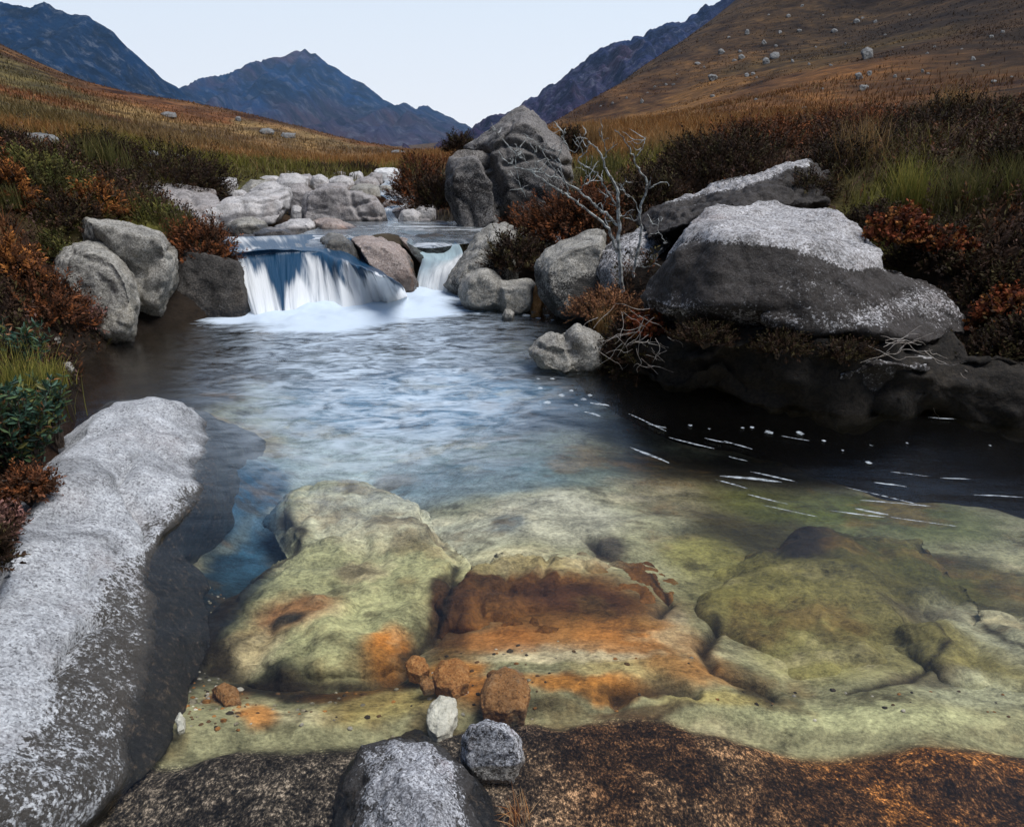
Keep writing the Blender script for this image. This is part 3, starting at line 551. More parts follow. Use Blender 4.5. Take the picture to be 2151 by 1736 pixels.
def oval(u0, v0, u1, v1, seed, n=9, sq=3.4, jit=.16):
    r = random.Random(seed); cu, cv, a, b = (u0 + u1) / 2, (v0 + v1) / 2, (u1 - u0) / 2, (v1 - v0) / 2; out = []
    for i in range(n):
        th = 2 * math.pi * (i + r.uniform(-.25, .25)) / n; c, s = math.cos(th), math.sin(th)
        k = (abs(c) ** sq + abs(s) ** sq) ** (-1 / sq) * (1 + r.uniform(-jit, jit * .4)); out.append((cu + a * k * c, cv + b * k * s))
    return out
def simple(label, box, y, seed, depth=.8, tilt=.35, **kw):
    u0, v0, u1, v1 = box; e = .08 * (u1 - u0); u0 -= e; u1 += e; v0 -= .06 * (v1 - v0); w = (u1 - u0) / F * y; v1b = v1 + .30 * (v1 - v0)
    return rock(label, body(oval(u0, v0, u1, v1b, seed), y, depth * w * .45, tilt * w), seed=seed * 13 + 5, **kw)
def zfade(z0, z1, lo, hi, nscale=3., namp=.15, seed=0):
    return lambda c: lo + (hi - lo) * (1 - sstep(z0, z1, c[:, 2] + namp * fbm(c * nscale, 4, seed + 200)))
def build_rocks():
    # ---- left bank
    L1 = [[PZ(u, v, z) for u, v, z in [(240,822,.19),(322,812,.21),(372,822,.17),(410,862,.10),(464,892,.01),(474,928,-.02),(460,1003,-.02),(440,1068,-.02),(330,1130,-.02),(145,905,.24),(165,878,.24),(250,1000,.20),(150,1000,.26),(60,1060,.27),(300,1060,.10),(380,960,.11)]] + [PZ(600,930,-.8), PZ(560,1120,-.7), PZ(200,850,-.4), PZ(330,870,-.4), PZ(0,1000,-.3), PZ(420,1230,-.5)],
          [PZ(u, v, z) for u, v, z in [(440,1050,-.02),(362,1125,-.02),(272,1210,-.01),(200,1150,.16),(300,1000,.15),(220,1000,.19),(200,1230,.12)]] + [PZ(540,1060,-.6), PZ(460,1200,-.5), PZ(200,1000,-.3), PZ(200,1250,-.3)],
          [PZ(u, v, z) for u, v, z in [(100,980,.26),(60,1055,.27),(28,1100,.28),(-5,1225,.27),(-60,1400,.25),(-90,1736,.22),(300,1060,.09),(318,1128,-.01),(272,1200,-.01),(238,1290,-.01),(205,1400,-.01),(185,1500,-.01),(150,1640,.0),(120,1800,.0),(150,1200,.17),(60,1400,.14),(0,1650,.10)]] + [PZ(440,1215,-.26), PZ(460,1350,-.22), PZ(420,1520,-.12), PZ(350,1620,-.05), PZ(200,1800,-.2), PZ(-100,1100,-.2), PZ(-200,1736,-.2)]]
    def l1stain(c):
        u, v = proj(c[:, 0], c[:, 1], c[:, 2]); n = fbm(c * 5., 5, 301)
        ln = np.interp(v, [800,900,1000,1060,1130,1200,1300,1400,1500,1600,1736], [470,430,410,300,255,200,140,85,30,-40,-120])
        return -.16 + .46 * sstep(-50, 100, u - ln + 50 * n) + .3 * sstep(.03, -.02, c[:, 2] + .03 * n)
    rock('broad pale granite slab sloping into the pool at the front left corner', L1, 'paleslab', name='rock_slab', cat='rock slab', res=170, smooth=16, amp=.024, fine=.010,
         scr=[([(262,840),(312,892),(348,930),(368,962)], 4, .02), ([(222,905),(240,930)], 5, .025), ([(300,935),(268,975),(240,1000),(262,1020)], 4, .02), ([(262,985),(285,1040),(322,1080),(330,1120)], 14, .05), ([(205,1175),(190,1225)], 4, .02), ([(150,1120),(120,1180)], 4, .012), ([(240,1290),(180,1320),(130,1400)], 10, .03)],
         cracks=[([PZ(262,840,.19), PZ(310,890,.15), PZ(345,930,.12), PZ(372,965,.07)], .014, .018), ([PZ(220,905,.22), PZ(245,950,.2), PZ(238,985,.18), PZ(262,1030,.15), PZ(250,990,.17)], .012, .02),
                 ([PZ(262,985,.15), PZ(285,1040,.12), PZ(318,1075,.07), PZ(330,1120,.0)], .06, .07), ([PZ(205,1175,.12), PZ(190,1220,.12), PZ(225,1180,.08)], .012, .015)], stain=l1stain, wetz=-.015, wetb=.05)
    rock('large rounded grey boulder with a flat pale top on the left bank', body([(165,447),(185,450),(215,462),(260,464),(300,472),(345,487),(373,515),(380,545),(372,610),(350,690),(240,690),(190,600),(168,520)], 6.35, .55, .45, fs=.7, fshift=(.02,.0)), 'greyrock', res=60, smooth=6,
         scr=[([(200,520),(240,565),(290,575),(330,535),(365,520)], 18, .07), ([(250,480),(330,495),(370,520)], 5, .02), ([(300,575),(290,640)], 9, .02)], amp=.07, fine=.02, stain=zfade(.45, .75, -.04, .06, 3., .2, 1), wetz=.0, wetb=.12)
    rock('tall tapering grey boulder leaning down to the pool below the flat topped boulder', body([(120,540),(150,512),(190,507),(225,518),(255,548),(280,590),(295,635),(293,680),(278,720),(230,735),(190,720),(140,660),(112,590)], 5.65, .32, .55, fs=.75, fshift=(.0,-.02)), 'greyrock', res=60, smooth=6, scr=[([(190,690),(215,660),(225,610)], 8, .03), ([(150,530),(230,560),(270,620)], 5, .012), ([(200,570),(260,650)], 4, .01)], amp=.07, fine=.02, stain=lambda c: np.full(len(c), -.05), wetz=.0, wetb=.10)
    simple('small grey boulder half hidden in heather above the dark left pool edge', (58,692,136,770), 4.75, 21, mat='greyrock')
    simple('tiny pinkish rock at the dark pool edge near the leafy plants', (128,763,158,800), 4.45, 22, mat='greyrock', wetz=0.)
    rock('dark wet heather topped boulder beside the left edge of the waterfall', body([(385,520),(430,520),(470,532),(508,545),(517,590),(527,655),(515,700),(400,700),(330,690),(345,590)], 6.75, .42, .5, fs=.85, fshift=(0,0)), 'darkrock', res=50, wetz=.0, wetb=.2)
    rock('low wet rock at the foot of the dark boulder left of the falls', body(oval(395,648,480,720,24), 6.35, .18, .15), 'greyrock', wetz=0., stain=lambda c: np.full(len(c), .1))
    rock('small pale pebble at the waterline between the leaning boulder and the falls', body(oval(345,665,385,700,25), 6.15, .1, .05), 'greyrock', wetz=0.)
    rock('smooth sloping bedrock slab running down to the stream behind the left heather', [P(u, v, y) for u, v, y in [(235,360,12.6),(270,372,12.5),(330,398,12.),(400,405,11.8),(450,400,12.2),(470,428,11.0),(440,465,9.9),(385,462,9.5),(330,440,9.6),(290,410,10.4),(250,385,11.4)]] + [P(u, v + 60, y) for u, v, y in [(240,380,12),(330,440,9.6),(440,470,9.8),(470,430,11.4)]],
         'greyboulder', name='rock_slab', cat='rock slab', res=70, smooth=5, amp=.06, fine=.02, scr=[([(290,395),(340,425),(400,445)], 3, .05), ([(330,410),(390,430),(440,440)], 3, .05), ([(400,410),(412,430),(440,450)], 4, .07), ([(370,405),(390,450)], 3, .03)], stain=lambda c: np.full(len(c), .06))
    # ---- boulders above the falls
    rock('big flat pale boulder with a slanting top, on the left above the waterfall', body([(405,452),(418,440),(470,420),(530,405),(585,396),(607,395),(616,410),(614,440),(590,470),(540,492),(480,505),(430,480)], 11.0, .7, 1.3, fs=.8, fshift=(-.02,.05)), 'paleboulder', res=60, smooth=5, scr=[([(415,455),(470,462),(530,452),(600,442)], 4, .06), ([(430,430),(520,425),(610,412)], 3, .03), ([(480,415),(560,408)], 3, .025)], amp=.06, wetz=.5)
    rock('big angular grey boulder with a cracked face, on the right above the waterfall', body([(626,452),(632,410),(645,396),(672,390),(715,390),(760,398),(790,412),(808,440),(814,470),(800,510),(700,500),(640,480)], 11.4, .65, .7, fs=.86, fshift=(.0,.03)), 'greyboulder', res=60, smooth=5, scr=[([(735,400),(742,430),(752,450),(775,480)], 4, .06), ([(742,430),(790,420)], 3, .04), ([(752,450),(800,455)], 3, .04), ([(640,440),(700,455)], 3, .02)], amp=.06, stain=lambda c: np.full(len(c), .03), wetz=.5)
    rock('dark blunt rock under the front edge of the big flat boulder', body(oval(468,455,575,515,31), 10.0, .35, .25), 'greyrock', wetz=.5, stain=lambda c: np.full(len(c), .12))
    rock('smooth rounded rock below the gap between the two big boulders', body([(575,475),(610,457),(650,455),(668,470),(672,500),(640,515),(580,510)], 9.7, .35, .3), 'paleboulder', wetz=.5)
    rock('low wide brownish rock sloping right before the cracked boulder', body([(650,460),(680,452),(715,460),(760,480),(785,497),(780,515),(700,510),(660,490)], 9.75, .4, .3), 'warmrock', wetz=.5)
    rock('flat grey rock at the upper stream edge in front of the rounded rock', body([(530,490),(560,477),(600,474),(625,486),(640,505),(590,515),(540,512)], 9.4, .3, .25), 'greyboulder', wetz=.5)
    rock('thin low rock on the far left of the upper stream edge', body(oval(490,489,545,515,33), 9.3, .2, .15), 'greyboulder', wetz=.5)
    S = [('dark rounded boulder behind the big flat boulder', (503,376,585,412), 14.5, 'greyrock'), ('pale domed boulder rising behind the big flat boulder', (528,380,600,420), 13.2, 'paleboulder'),
         ('tall pale boulder between the two big boulders', (578,365,648,425), 13.8, 'paleboulder'), ('grey boulder wedged beside the tall pale boulder', (600,385,652,440), 12.6, 'greyboulder'),
         ('small pale rock at the far left end of the boulder field', (452,372,500,402), 15.2, 'paleboulder'), ('small grey block left of the dark rounded boulder', (456,384,492,410), 14., 'greyboulder'),
         ('little flat stone on the slab at the left end of the boulder field', (478,398,520,416), 12.6, 'paleboulder'), ('thin pale stone under the green bank behind the boulders', (546,368,588,384), 18., 'paleboulder'),
         ('grey boulder in the back row behind the cracked boulder', (622,366,665,392), 17., 'greyboulder'), ('rounded pale boulder in the back row above the cracked boulder', (652,368,692,396), 16., 'paleboulder'),
         ('pointed pale boulder in the back row left of the domed pair', (692,368,740,402), 17., 'paleboulder'), ('low pale stone on top of the back row gap', (672,384,730,404), 14.5, 'greyboulder'),
         ('dark rounded boulder behind the right end of the cracked boulder', (738,386,796,414), 14.2, 'greyrock'), ('grey boulder in the far row left of the white boulder', (742,372,795,396), 18.5, 'greyboulder'),
         ('small far boulder touching the green bank', (735,360,765,378), 22., 'paleboulder'), ('white boulder at the top end of the boulder field', (788,349,845,382), 21., 'whiteboulder'),
         ('grey boulder left of the white boulder at the top of the stream', (770,362,805,386), 20., 'greyboulder'), ('small dark rock beside the upper cascade', (796,388,824,402), 17., 'greyrock'),
         ('brown wet rock between the small cascades', (806,418,834,440), 13.6, 'warmrock'), ('round grey rock on the right bank of the small cascades', (834,408,872,436), 14., 'greyboulder'),
         ('pale rock on the right of the small cascades', (820,436,870,462), 12.6, 'greyboulder'), ('pointed pale rock below the small cascades', (840,440,886,484), 11.4, 'paleboulder'),
         ('rounded pale boulder at the foot of the heather bank right of the cascades', (873,430,917,462), 11.8, 'paleboulder'), ('small brown rock in the water below the cascades', (818,470,850,490), 10.6, 'warmrock'),
         ('brownish rock beside the giant boulder foot', (905,462,940,484), 11., 'warmrock'), ('small grey stone under the rounded pale boulder', (880,458,906,474), 11.3, 'greyboulder'),
         ('small flat stone midstream above the cascades', (812,398,846,410), 15.6, 'greyboulder'), ('pebble sized stone at the head of the upper cascade', (824,385,846,398), 18.6, 'paleboulder'),
         ('narrow stone standing in the gap left of the cracked boulder', (612,430,634,470), 10.9, 'paleboulder'), ('small dark stone in the flat water above the right fall', (772,487,800,498), 9.0, 'darkrock'),
         ('tiny far stone at the bend of the boulder field', (700,360,728,376), 23., 'greyboulder'), ('grey stone in the far back row near the green bank', (595,360,630,376), 21., 'greyboulder')]
    for i, (lb, bx, y, mt) in enumerate(S): simple(lb, bx, y, 400 + i, mat=mt, res=30, smooth=4, depth=.9, tilt=.5, name='boulder' if bx[2] - bx[0] > 36 else 'rock', cat='boulder' if bx[2] - bx[0] > 36 else 'rock')
    # ---- rocks in the waterfall
    rock('dark grey wedge of rock splitting the top of the waterfall', body([(668,500),(690,486),(715,488),(742,508),(765,540),(775,575),(740,580),(690,550)], 7.85, .3, .5, fs=.75, fshift=(0,.05)), 'greyrock', wetz=.5, wetb=.15)
    rock('big smooth rock with brown bands between the two falls', body([(732,500),(760,492),(800,498),(835,515),(865,545),(884,585),(882,620),(835,640),(800,600),(760,545)], 7.75, .42, .8, fs=.78, fshift=(.0,.04)), 'warmrock', res=56, smooth=6, stain=lambda c: np.full(len(c), -.05), wetz=.12, wetb=.22,
         rust=lambda c: .5 * np.exp(-((proj(c[:, 0], c[:, 1], c[:, 2])[0] - 868) / 18) ** 2))
    rock('dark wet rock under the lip of the right hand fall', body([(850,500),(880,492),(930,490),(955,498),(958,520),(930,545),(890,545),(860,530)], 8.35, .22, .35), 'darkrock', wetz=.4, wetb=.2)
    rock('brown streaked rock ridge beside the right hand chute', body([(838,497),(862,500),(890,528),(916,560),(912,580),(890,560),(855,525)], 8.1, .2, .4), 'warmrock', wetz=.3, wetb=.2, rust=lambda c: np.full(len(c), .12))
    rock('small dark rock poking out of the foam at the foot of the falls', body(oval(586,644,640,690,45), 6.45, .12, .1), 'wetrock', wetz=.0, wetb=.25)
    # ---- right bank
    rock('giant split boulder towering over the right bank above the falls', [body([(1000,300),(1040,255),(1075,228),(1098,222),(1120,228),(1150,262),(1185,295),(1205,330),(1200,400),(1150,480),(1050,480),(1010,420)], 11.0, .8, .9, fs=.8, fshift=(0,.05)),
         body([(940,345),(962,322),(990,314),(1010,318),(1030,350),(1048,400),(1050,470),(1010,500),(965,500),(945,450),(932,400)], 10.2, .5, .5, fs=.8, fshift=(.02,.03)), body([(965,310),(1010,275),(1050,260),(1070,300),(1060,350),(1000,330)], 11.3, .5, .4)], 'giantrock', res=84, smooth=5, amp=.035,
         scr=[([(1014,318),(1030,345),(1046,385),(1056,430),(1058,480)], 9, .30), ([(960,325),(990,316),(1014,318),(1060,300),(1100,305),(1150,330),(1195,345)], 6, .10), ([(1060,345),(1090,338),(1130,330),(1200,380)], 6, .08), ([(1075,255),(1060,290),(1064,330)], 4, .05), ([(945,400),(985,430),(1000,480)], 6, .05), ([(1080,380),(1120,400),(1170,440)], 6, .06)], fine=.018,
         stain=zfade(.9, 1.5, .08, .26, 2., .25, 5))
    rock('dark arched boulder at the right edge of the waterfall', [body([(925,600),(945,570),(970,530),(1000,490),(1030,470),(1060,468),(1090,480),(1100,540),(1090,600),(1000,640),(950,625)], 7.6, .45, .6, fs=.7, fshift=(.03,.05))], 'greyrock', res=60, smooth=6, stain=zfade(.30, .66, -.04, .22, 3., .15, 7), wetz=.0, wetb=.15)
    rock('grey saddle shaped boulder at the waterline right of the falls', [body([(960,610),(975,575),(1005,555),(1030,556),(1050,575),(1062,590),(1060,650),(1000,665),(965,640)], 6.75, .28, .3), body([(1040,590),(1070,588),(1110,582),(1128,595),(1130,630),(1110,665),(1060,680),(1045,660)], 6.6, .25, .25)], 'greyrock', res=60, smooth=5, amp=.07, stain=lambda c: np.full(len(c), -.02), wetz=.0, wetb=.10)
    rock('small pointed stone at the tip of the saddle shaped boulder', body(oval(1053,645,1082,695,51), 6.15, .08, .05), 'greyrock', wetz=0.)
    rock('bright orange brown rock wedged beside the saddle shaped boulder', body([(1112,612),(1125,598),(1140,610),(1144,635),(1135,665),(1115,668)], 6.55, .1, .1), 'orangerock', name='rock', cat='rock')
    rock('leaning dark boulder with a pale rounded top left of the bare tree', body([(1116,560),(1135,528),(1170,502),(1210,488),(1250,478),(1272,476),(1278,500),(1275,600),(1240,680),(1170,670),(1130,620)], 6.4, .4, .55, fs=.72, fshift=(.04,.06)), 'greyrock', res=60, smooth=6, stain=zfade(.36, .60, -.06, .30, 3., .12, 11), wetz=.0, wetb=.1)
    rock('dark speckled boulder directly behind the bare tree', body([(1245,560),(1262,525),(1300,490),(1345,470),(1400,480),(1420,540),(1410,640),(1340,660),(1270,640)], 6.1, .35, .5), 'bigdark', res=60, smooth=5, amp=.07, stain=lambda c: np.full(len(c), .22))
    rock('long ridge of pale rock rising behind the main boulder on the right bank', [[P(u, v, y) for u, v, y in [(1330,450,6.7),(1400,412,6.6),(1470,396,6.5),(1550,385,6.5),(1610,362,6.6),(1660,340,6.7),(1692,338,6.7),(1735,362,6.6),(1740,420,6.1),(1650,430,5.8),(1540,440,5.6),(1440,470,5.6),(1360,500,5.8),(1350,520,6.5),(1730,460,6.6)]]], 'bigdark', res=90, smooth=5, amp=.09, fine=.03,
         stain=lambda c: .46 - .56 * np.exp(-np.clip(seg_dist(*proj(c[:, 0], c[:, 1], c[:, 2]), [(1400,415),(1470,398),(1550,387),(1610,364),(1660,342),(1690,340)]) / 10, 0, 9) ** 2))
    R7 = [[P(u, v, y) for u, v, y in [(1440,470,4.75),(1475,432,5.0),(1520,420,5.35),(1600,405,5.6),(1690,418,5.5),(1760,432,5.2),(1810,455,4.95),(1855,500,4.6),(1862,528,4.4),(1850,560,4.3),(1780,530,4.15),(1650,510,4.1),(1520,500,4.2),(1420,520,4.4),(1380,570,4.5),(1340,625,4.55),(1400,650,4.2),(1500,640,3.95),(1700,640,3.85),(1850,640,3.95),(1500,740,4.5),(1700,760,4.5)]] + [P(1500,470,6.2), P(1750,480,6.2)],
          [P(u, v, y) for u, v, y in [(1820,560,4.35),(1880,555,4.45),(1950,580,4.45),(2000,610,4.35),(2035,660,4.2),(2030,700,4.1),(1950,720,3.8),(1850,700,3.72),(1700,700,3.80),(1600,670,3.88),(1650,600,3.95),(1780,560,4.1),(1800,740,4.5),(2020,720,4.7)]],
          [P(u, v, y) for u, v, y in [(1345,620,4.6),(1370,580,4.55),(1440,560,4.3),(1520,590,4.1),(1560,650,4.05),(1480,672,4.1),(1400,665,4.3),(1350,650,4.5),(1450,700,4.8)]]]
    zt = [P(1440,500,4.5), P(1600,520,4.1), P(1850,560,4.3)]
    def r7stain_shade(c):
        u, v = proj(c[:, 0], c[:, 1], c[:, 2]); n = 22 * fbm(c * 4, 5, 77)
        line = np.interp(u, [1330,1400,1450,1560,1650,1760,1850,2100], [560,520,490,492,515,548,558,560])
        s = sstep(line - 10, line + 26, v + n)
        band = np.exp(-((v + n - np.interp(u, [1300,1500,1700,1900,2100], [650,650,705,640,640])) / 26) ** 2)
        return -.13 + s * (.54 - .16 * band) + .34 * sstep(665, 735, v + .8 * n - 30 * sstep(1850, 1980, u))  - .06 * sstep(1880, 1950, u)  # the rise towards the foot paints black shadow, the rest is lichen
    rock('enormous rounded boulder with a bright flat top above the dark pool on the right', R7, 'bigdark', res=150, smooth=7, amp=.04, fine=.014, stain=r7stain_shade)
    rock('low mottled ledge of rock under the right end of the enormous boulder', [P(u, v, y) for u, v, y in [(1730,735,4.05),(1820,715,4.1),(1920,708,4.15),(2000,725,4.15),(2020,760,4.0),(2000,830,3.85),(1950,870,3.85),(1850,850,3.8),(1740,800,3.75),(1850,760,3.62),(1960,770,3.62),(1850,800,4.5),(2000,800,4.5)]], 'bigdark', name='rock_ledge', cat='rock ledge', res=70, amp=.09, stain=lambda c: .36 - .24 * np.exp(-np.clip(seg_dist(*proj(c[:, 0], c[:, 1], c[:, 2]), [(1800,735),(1900,730),(1990,760),(1985,830)]) / 16, 0, 9) ** 2), smooth=5)
    rock('pale creased rock standing in the water below the bare tree', [body([(1105,735),(1130,705),(1165,698),(1200,712),(1225,745),(1230,790),(1190,800),(1130,775)], 4.62, .22, .2), body([(1175,705),(1210,680),(1245,690),(1270,720),(1275,770),(1240,800),(1205,780),(1185,740)], 4.75, .25, .2)], 'greyrock', res=64, smooth=5, amp=.08, fine=.02, stain=lambda c: np.full(len(c), -.12), wetz=.0, wetb=.08,
         scr=[([(1180,705),(1205,735),(1215,775)], 9, .05), ([(1130,725),(1170,740),(1200,735)], 5, .02)])
    # the dark undercut bank below the enormous boulder
    rock('black undercut peat bank beneath the enormous boulder', [[P(1250,720,4.9), P(1380,672,4.30), P(1600,690,3.93), P(1800,730,3.86), P(2000,745,4.05), P(2200,700,4.0), P(2600,760,3.5), P(2600,1010,3.1), P(2200,960,3.40), P(2000,915,3.62), P(1700,890,3.70), P(1450,850,3.95), P(1280,800,4.5), P(1600,780,3.78), P(1850,800,3.70), P(1450,662,4.03), P(1600,668,3.84), P(1750,694,3.78), P(1900,712,3.76), P(1990,725,3.85), P(1500,720,5.2), P(2200,760,5.0), P(2600,760,4.6)]], 'peat', name='peat_bank', cat='bank', res=90, smooth=4, amp=.10, fine=.04)
    # ---- foreground
    rock('pale speckled granite hump at the bottom of the picture in front of the pool', [PZ(u, v, z) for u, v, z in [(735,1600,-.02),(760,1565,.03),(830,1552,.05),(900,1562,.05),(960,1590,.04),(1010,1640,.01),(1040,1700,-.01),(1060,1780,-.02),(850,1640,.115),(900,1720,.12),(780,1700,.07),(730,1780,.0),(700,1700,-.02),(680,1850,-.02),(1050,1900,-.02),(880,1850,.08),(700,1650,-.12),(1060,1720,-.14),(880,1530,-.12)]], 'forerock', name='rock', cat='rock', res=120, smooth=6, amp=.035, fine=.018, stain=lambda c: .02 + .34 * (1 - sstep(.01, .085, c[:, 2] + .02 * fbm(c * 9, 4, 333))), wetz=-.005, wetb=.018)
    rock('small blue grey stone wedged behind the pale speckled hump', body([(968,1545),(985,1518),(1020,1505),(1060,1516),(1095,1545),(1105,1600),(1080,1650),(1000,1650),(970,1600)], PZ(1030, 1585, -.01)[1], .035, .06, fs=.8, fshift=(0,.02)), 'forerock', stain=lambda c: np.full(len(c), .12), name='rock', cat='rock', res=60, amp=.04, smooth=4)
    def sub(label, pts, zt, mat, th=.12, grow=1.12, **kw):
        a = [PZ(u, v, zt) for u, v in pts]; c = np.mean(a, 0); b = [tuple(c + (np.array(p) - c) * grow - np.array((0, 0, th))) for p in a]; d = [tuple(c + (np.array(p) - c) * .8 + np.array((0, 0, th * .22))) for p in a]
        return a + b + d
    rock('wide sunken slab covered in yellow green algae, left of the submerged rusty rock', [sub('', [(450,1290),(490,1235),(570,1170),(650,1120),(760,1080),(880,1090),(950,1165),(930,1260),(880,1340),(760,1415),(620,1400),(480,1375)], -.185, '', grow=1.25), sub('', [(585,1062),(640,1020),(760,1010),(880,1050),(900,1120),(860,1150),(700,1170),(620,1130)], -.235, '', grow=1.25)], 'bed', name='sunken_slab', cat='sunken rock', res=120, smooth=12, amp=.075, fine=.02, bed=(.32, .33, .21))
    rock('sunken rusty brown rock in the middle of the shallow pool', [sub('', [(955,1270),(985,1205),(1060,1170),(1150,1175),(1190,1230),(1160,1300),(1060,1330),(975,1320)], -.215, '', th=.09, grow=1.5), sub('', [(1110,1185),(1230,1158),(1340,1175),(1400,1225),(1360,1280),(1250,1300),(1140,1280)], -.235, '', th=.09, grow=1.5), sub('', [(1040,1290),(1180,1270),(1270,1300),(1230,1335),(1090,1345)], -.215, '', th=.09, grow=1.5)], 'bed', name='sunken_slab', cat='sunken rock', res=120, smooth=10, amp=.13, fine=.035, bed=(.12, .055, .018))
    rock('large sunken slab with a broken pale edge on the right of the shallow pool', [sub('', [(1470,1290),(1560,1200),(1700,1130),(1900,1140),(2000,1250),(2010,1350),(1900,1430),(1760,1460),(1640,1450),(1560,1400)], -.27, '', th=.10, grow=1.35), sub('', [(1900,1330),(2010,1270),(2160,1260),(2400,1300),(2400,1420),(2150,1460),(1980,1430)], -.22, '')], 'bed', name='sunken_slab', cat='sunken rock', res=120, smooth=14, amp=.09, fine=.02, bed=(.16, .145, .065))
    if 0: rock('sunken green slab in the dark water on the right of the pool', [sub('', [(1560,960),(1700,915),(1900,925),(2050,980),(2000,1060),(1800,1080),(1640,1040)], -.32, '')], 'bed', name='sunken_slab', cat='sunken rock', res=70, smooth=6, amp=.05, bed=(.12, .125, .03))
    if 0: rock('sunken pale slab in the middle of the pool behind the algae slab', [sub('', [(960,1060),(1060,1000),(1220,990),(1330,1040),(1350,1110),(1200,1150),(1020,1140)], -.25, '')], 'bed', name='sunken_slab', cat='sunken rock', res=70, smooth=6, amp=.05, bed=(.42, .42, .34))
    st = [('orange brown sunken stone with a grey mossy face', [(1005,1450),(1020,1405),(1060,1388),(1100,1402),(1118,1440),(1105,1480),(1060,1490),(1010,1482)], -.055, 'orangestone'), ('round orange sunken stone behind the white quartz', [(903,1405),(925,1378),(960,1372),(986,1395),(985,1425),(950,1442),(915,1435)], -.08, 'orangestone2'),
          ('white quartz cobble on the pool floor', [(893,1500),(905,1470),(925,1452),(955,1460),(962,1490),(948,1525),(918,1540),(898,1525)], -.06, 'quartz'), ('small rusty pebble left of the round orange stone', [(850,1385),(868,1368),(895,1375),(905,1398),(880,1412),(855,1405)], -.1, 'orangestone2'),
          ('tiny orange chip beside the white quartz', [(946,1448),(956,1428),(970,1432),(964,1448),(952,1456)], -.08, 'orangestone2'), ('pale brown sunken cobble in front of the small rusty pebble', [(878,1425),(895,1412),(915,1420),(912,1438),(890,1442)], -.09, 'orangestone'),
          ('small white chip on the dark bottom at the lower left', [(366,1505),(376,1488),(388,1500),(386,1522),(372,1528)], -.04, 'quartz'), ('dark sunken stone in the gully left of the orange zone', [(440,1440),(470,1425),(500,1440),(505,1465),(470,1475)], -.12, 'orangestone')]
    for lb, pt, z, mt in st:
        a = [PZ(u, v, z) for u, v in pt]; c = np.mean(a, 0); w = np.ptp(np.array(a)[:, 0])
        h = a + [tuple(c + (np.array(p) - c) * .55 + np.array((0, 0, .16 * w))) for p in a] + [tuple(c + (np.array(p) - c) * .9 - np.array((0, 0, .5 * w))) for p in a]
        h = [(p[0], p[1], p[2] - .012) for p in h]; rock(lb, h, mt, name='cobble', cat='stone', res=40, smooth=6, amp=.08, fine=.02, foot=False)
    # ---- loose rocks on the hillsides
    hr = [(1520,213,62,45),(1145,222,45,30),(1108,245,35,30),(895,308,40,36),(1486,305,35,35),(1525,293,28,22),(1500,350,45,32),(1262,436,30,15),(893,387,20,12),(608,407,18,22),(832,254,30,14),(930,207,30,22),(1010,228,28,22),(1005,207,18,14),(980,243,20,12),(1030,303,22,15),(1055,295,20,14),(1070,312,14,8),(735,340,20,12),(705,340,14,10),(660,350,14,10),(1033,128,22,22),(1165,130,20,12),(1245,122,22,10),(1200,62,24,18),(1385,122,36,18),(1476,82,32,20),(1500,72,16,12),(1550,87,20,16),(1255,22,18,14),(1215,245,18,14),(1283,258,14,12),(1335,358,18,10),(1370,262,18,10),(1630,307,20,14),(1685,320,26,12),(1740,287,16,16),(1765,296,18,10),(1760,215,20,12),(1790,187,16,10),(1945,237,26,18),(1985,265,22,12),(2020,147,20,14),(2065,127,22,12),(2030,328,28,12),(1900,198,18,8),(1660,190,16,8),(1150,185,18,12),(1100,170,24,18),(1068,400,18,10),(1180,437,22,8),(1430,175,14,14),(630,375,12,8),(545,395,14,12),(490,415,14,10),(440,428,12,8),(1880,258,14,8),(2100,310,14,8),(750,300,14,8),(860,270,12,8),(960,150,16,9),(1310,190,12,8),(1590,140,14,8),(1120,60,14,9),(1340,60,12,8),(1690,60,14,8)]
    named = ['biggest pale block lying alone on the right hillside', 'upper boulder of the touching pair halfway up the right hillside', 'lower boulder of the touching pair halfway up the right hillside', 'grey boulder on the lower left part of the right hillside', 'left stone of the pair below the biggest pale block', 'right stone of the pair below the biggest pale block', 'leaning boulder at the foot of the right hillside below the stone pair', 'pale stone in the red grass where the right hillside meets the moor']
    for i, (x, y, w, h) in enumerate(hr):
        u, v = 1032.5 + x * .52, y * .52; q = hit(u, v + h * .26)
        if q is None: continue
        w2, h2 = w * .26, h * .26; yy = q[1]
        lb = named[i] if i < len(named) else 'small weathered grey rock scattered over the brown right hillside'
        rock(lb, body(oval(u - w2, v - h2, u + w2, v + h2 * 1.7, 900 + i, 7, 2.2, .3), yy + .2, w2 / F * yy * .8, w2 / F * yy * .6, fs=.8), 'hillrock', name='hillside_rock', cat='rock', group=None if i < len(named) else 'rocks scattered over the right hillside', res=20, smooth=1, amp=.13, fine=.03, foot=False)
    for lb, bx, y in [('long pale rock lying in the grass at the left edge', (35,277,118,303), None), ('small pale stone in the green grass above the dark heather', (310,316,334,328), None), ('white stone in the grass right of the small pale stone', (355,322,388,334), None), ('pale stone in the golden grass on the left moor', (300,342,318,350), None),
                      ('pale rock on the skyline of the left moor', (340,234,372,246), None), ('grey rock on the moor below the skyline in the middle', (545,270,575,282), None), ('white flat rock at the far end of the moor', (822,316,850,322), None), ('grey stone on the moor crest near the centre', (590,278,622,290), None), ('tiny white block standing on the left skyline', (494,244,506,254), None)]:
        q = hit((bx[0] + bx[2]) / 2, bx[3]); 
        if q: simple(lb, bx, q[1], int(bx[0]), mat='hillrock', name='rock', cat='rock', res=24, smooth=3, foot=False)
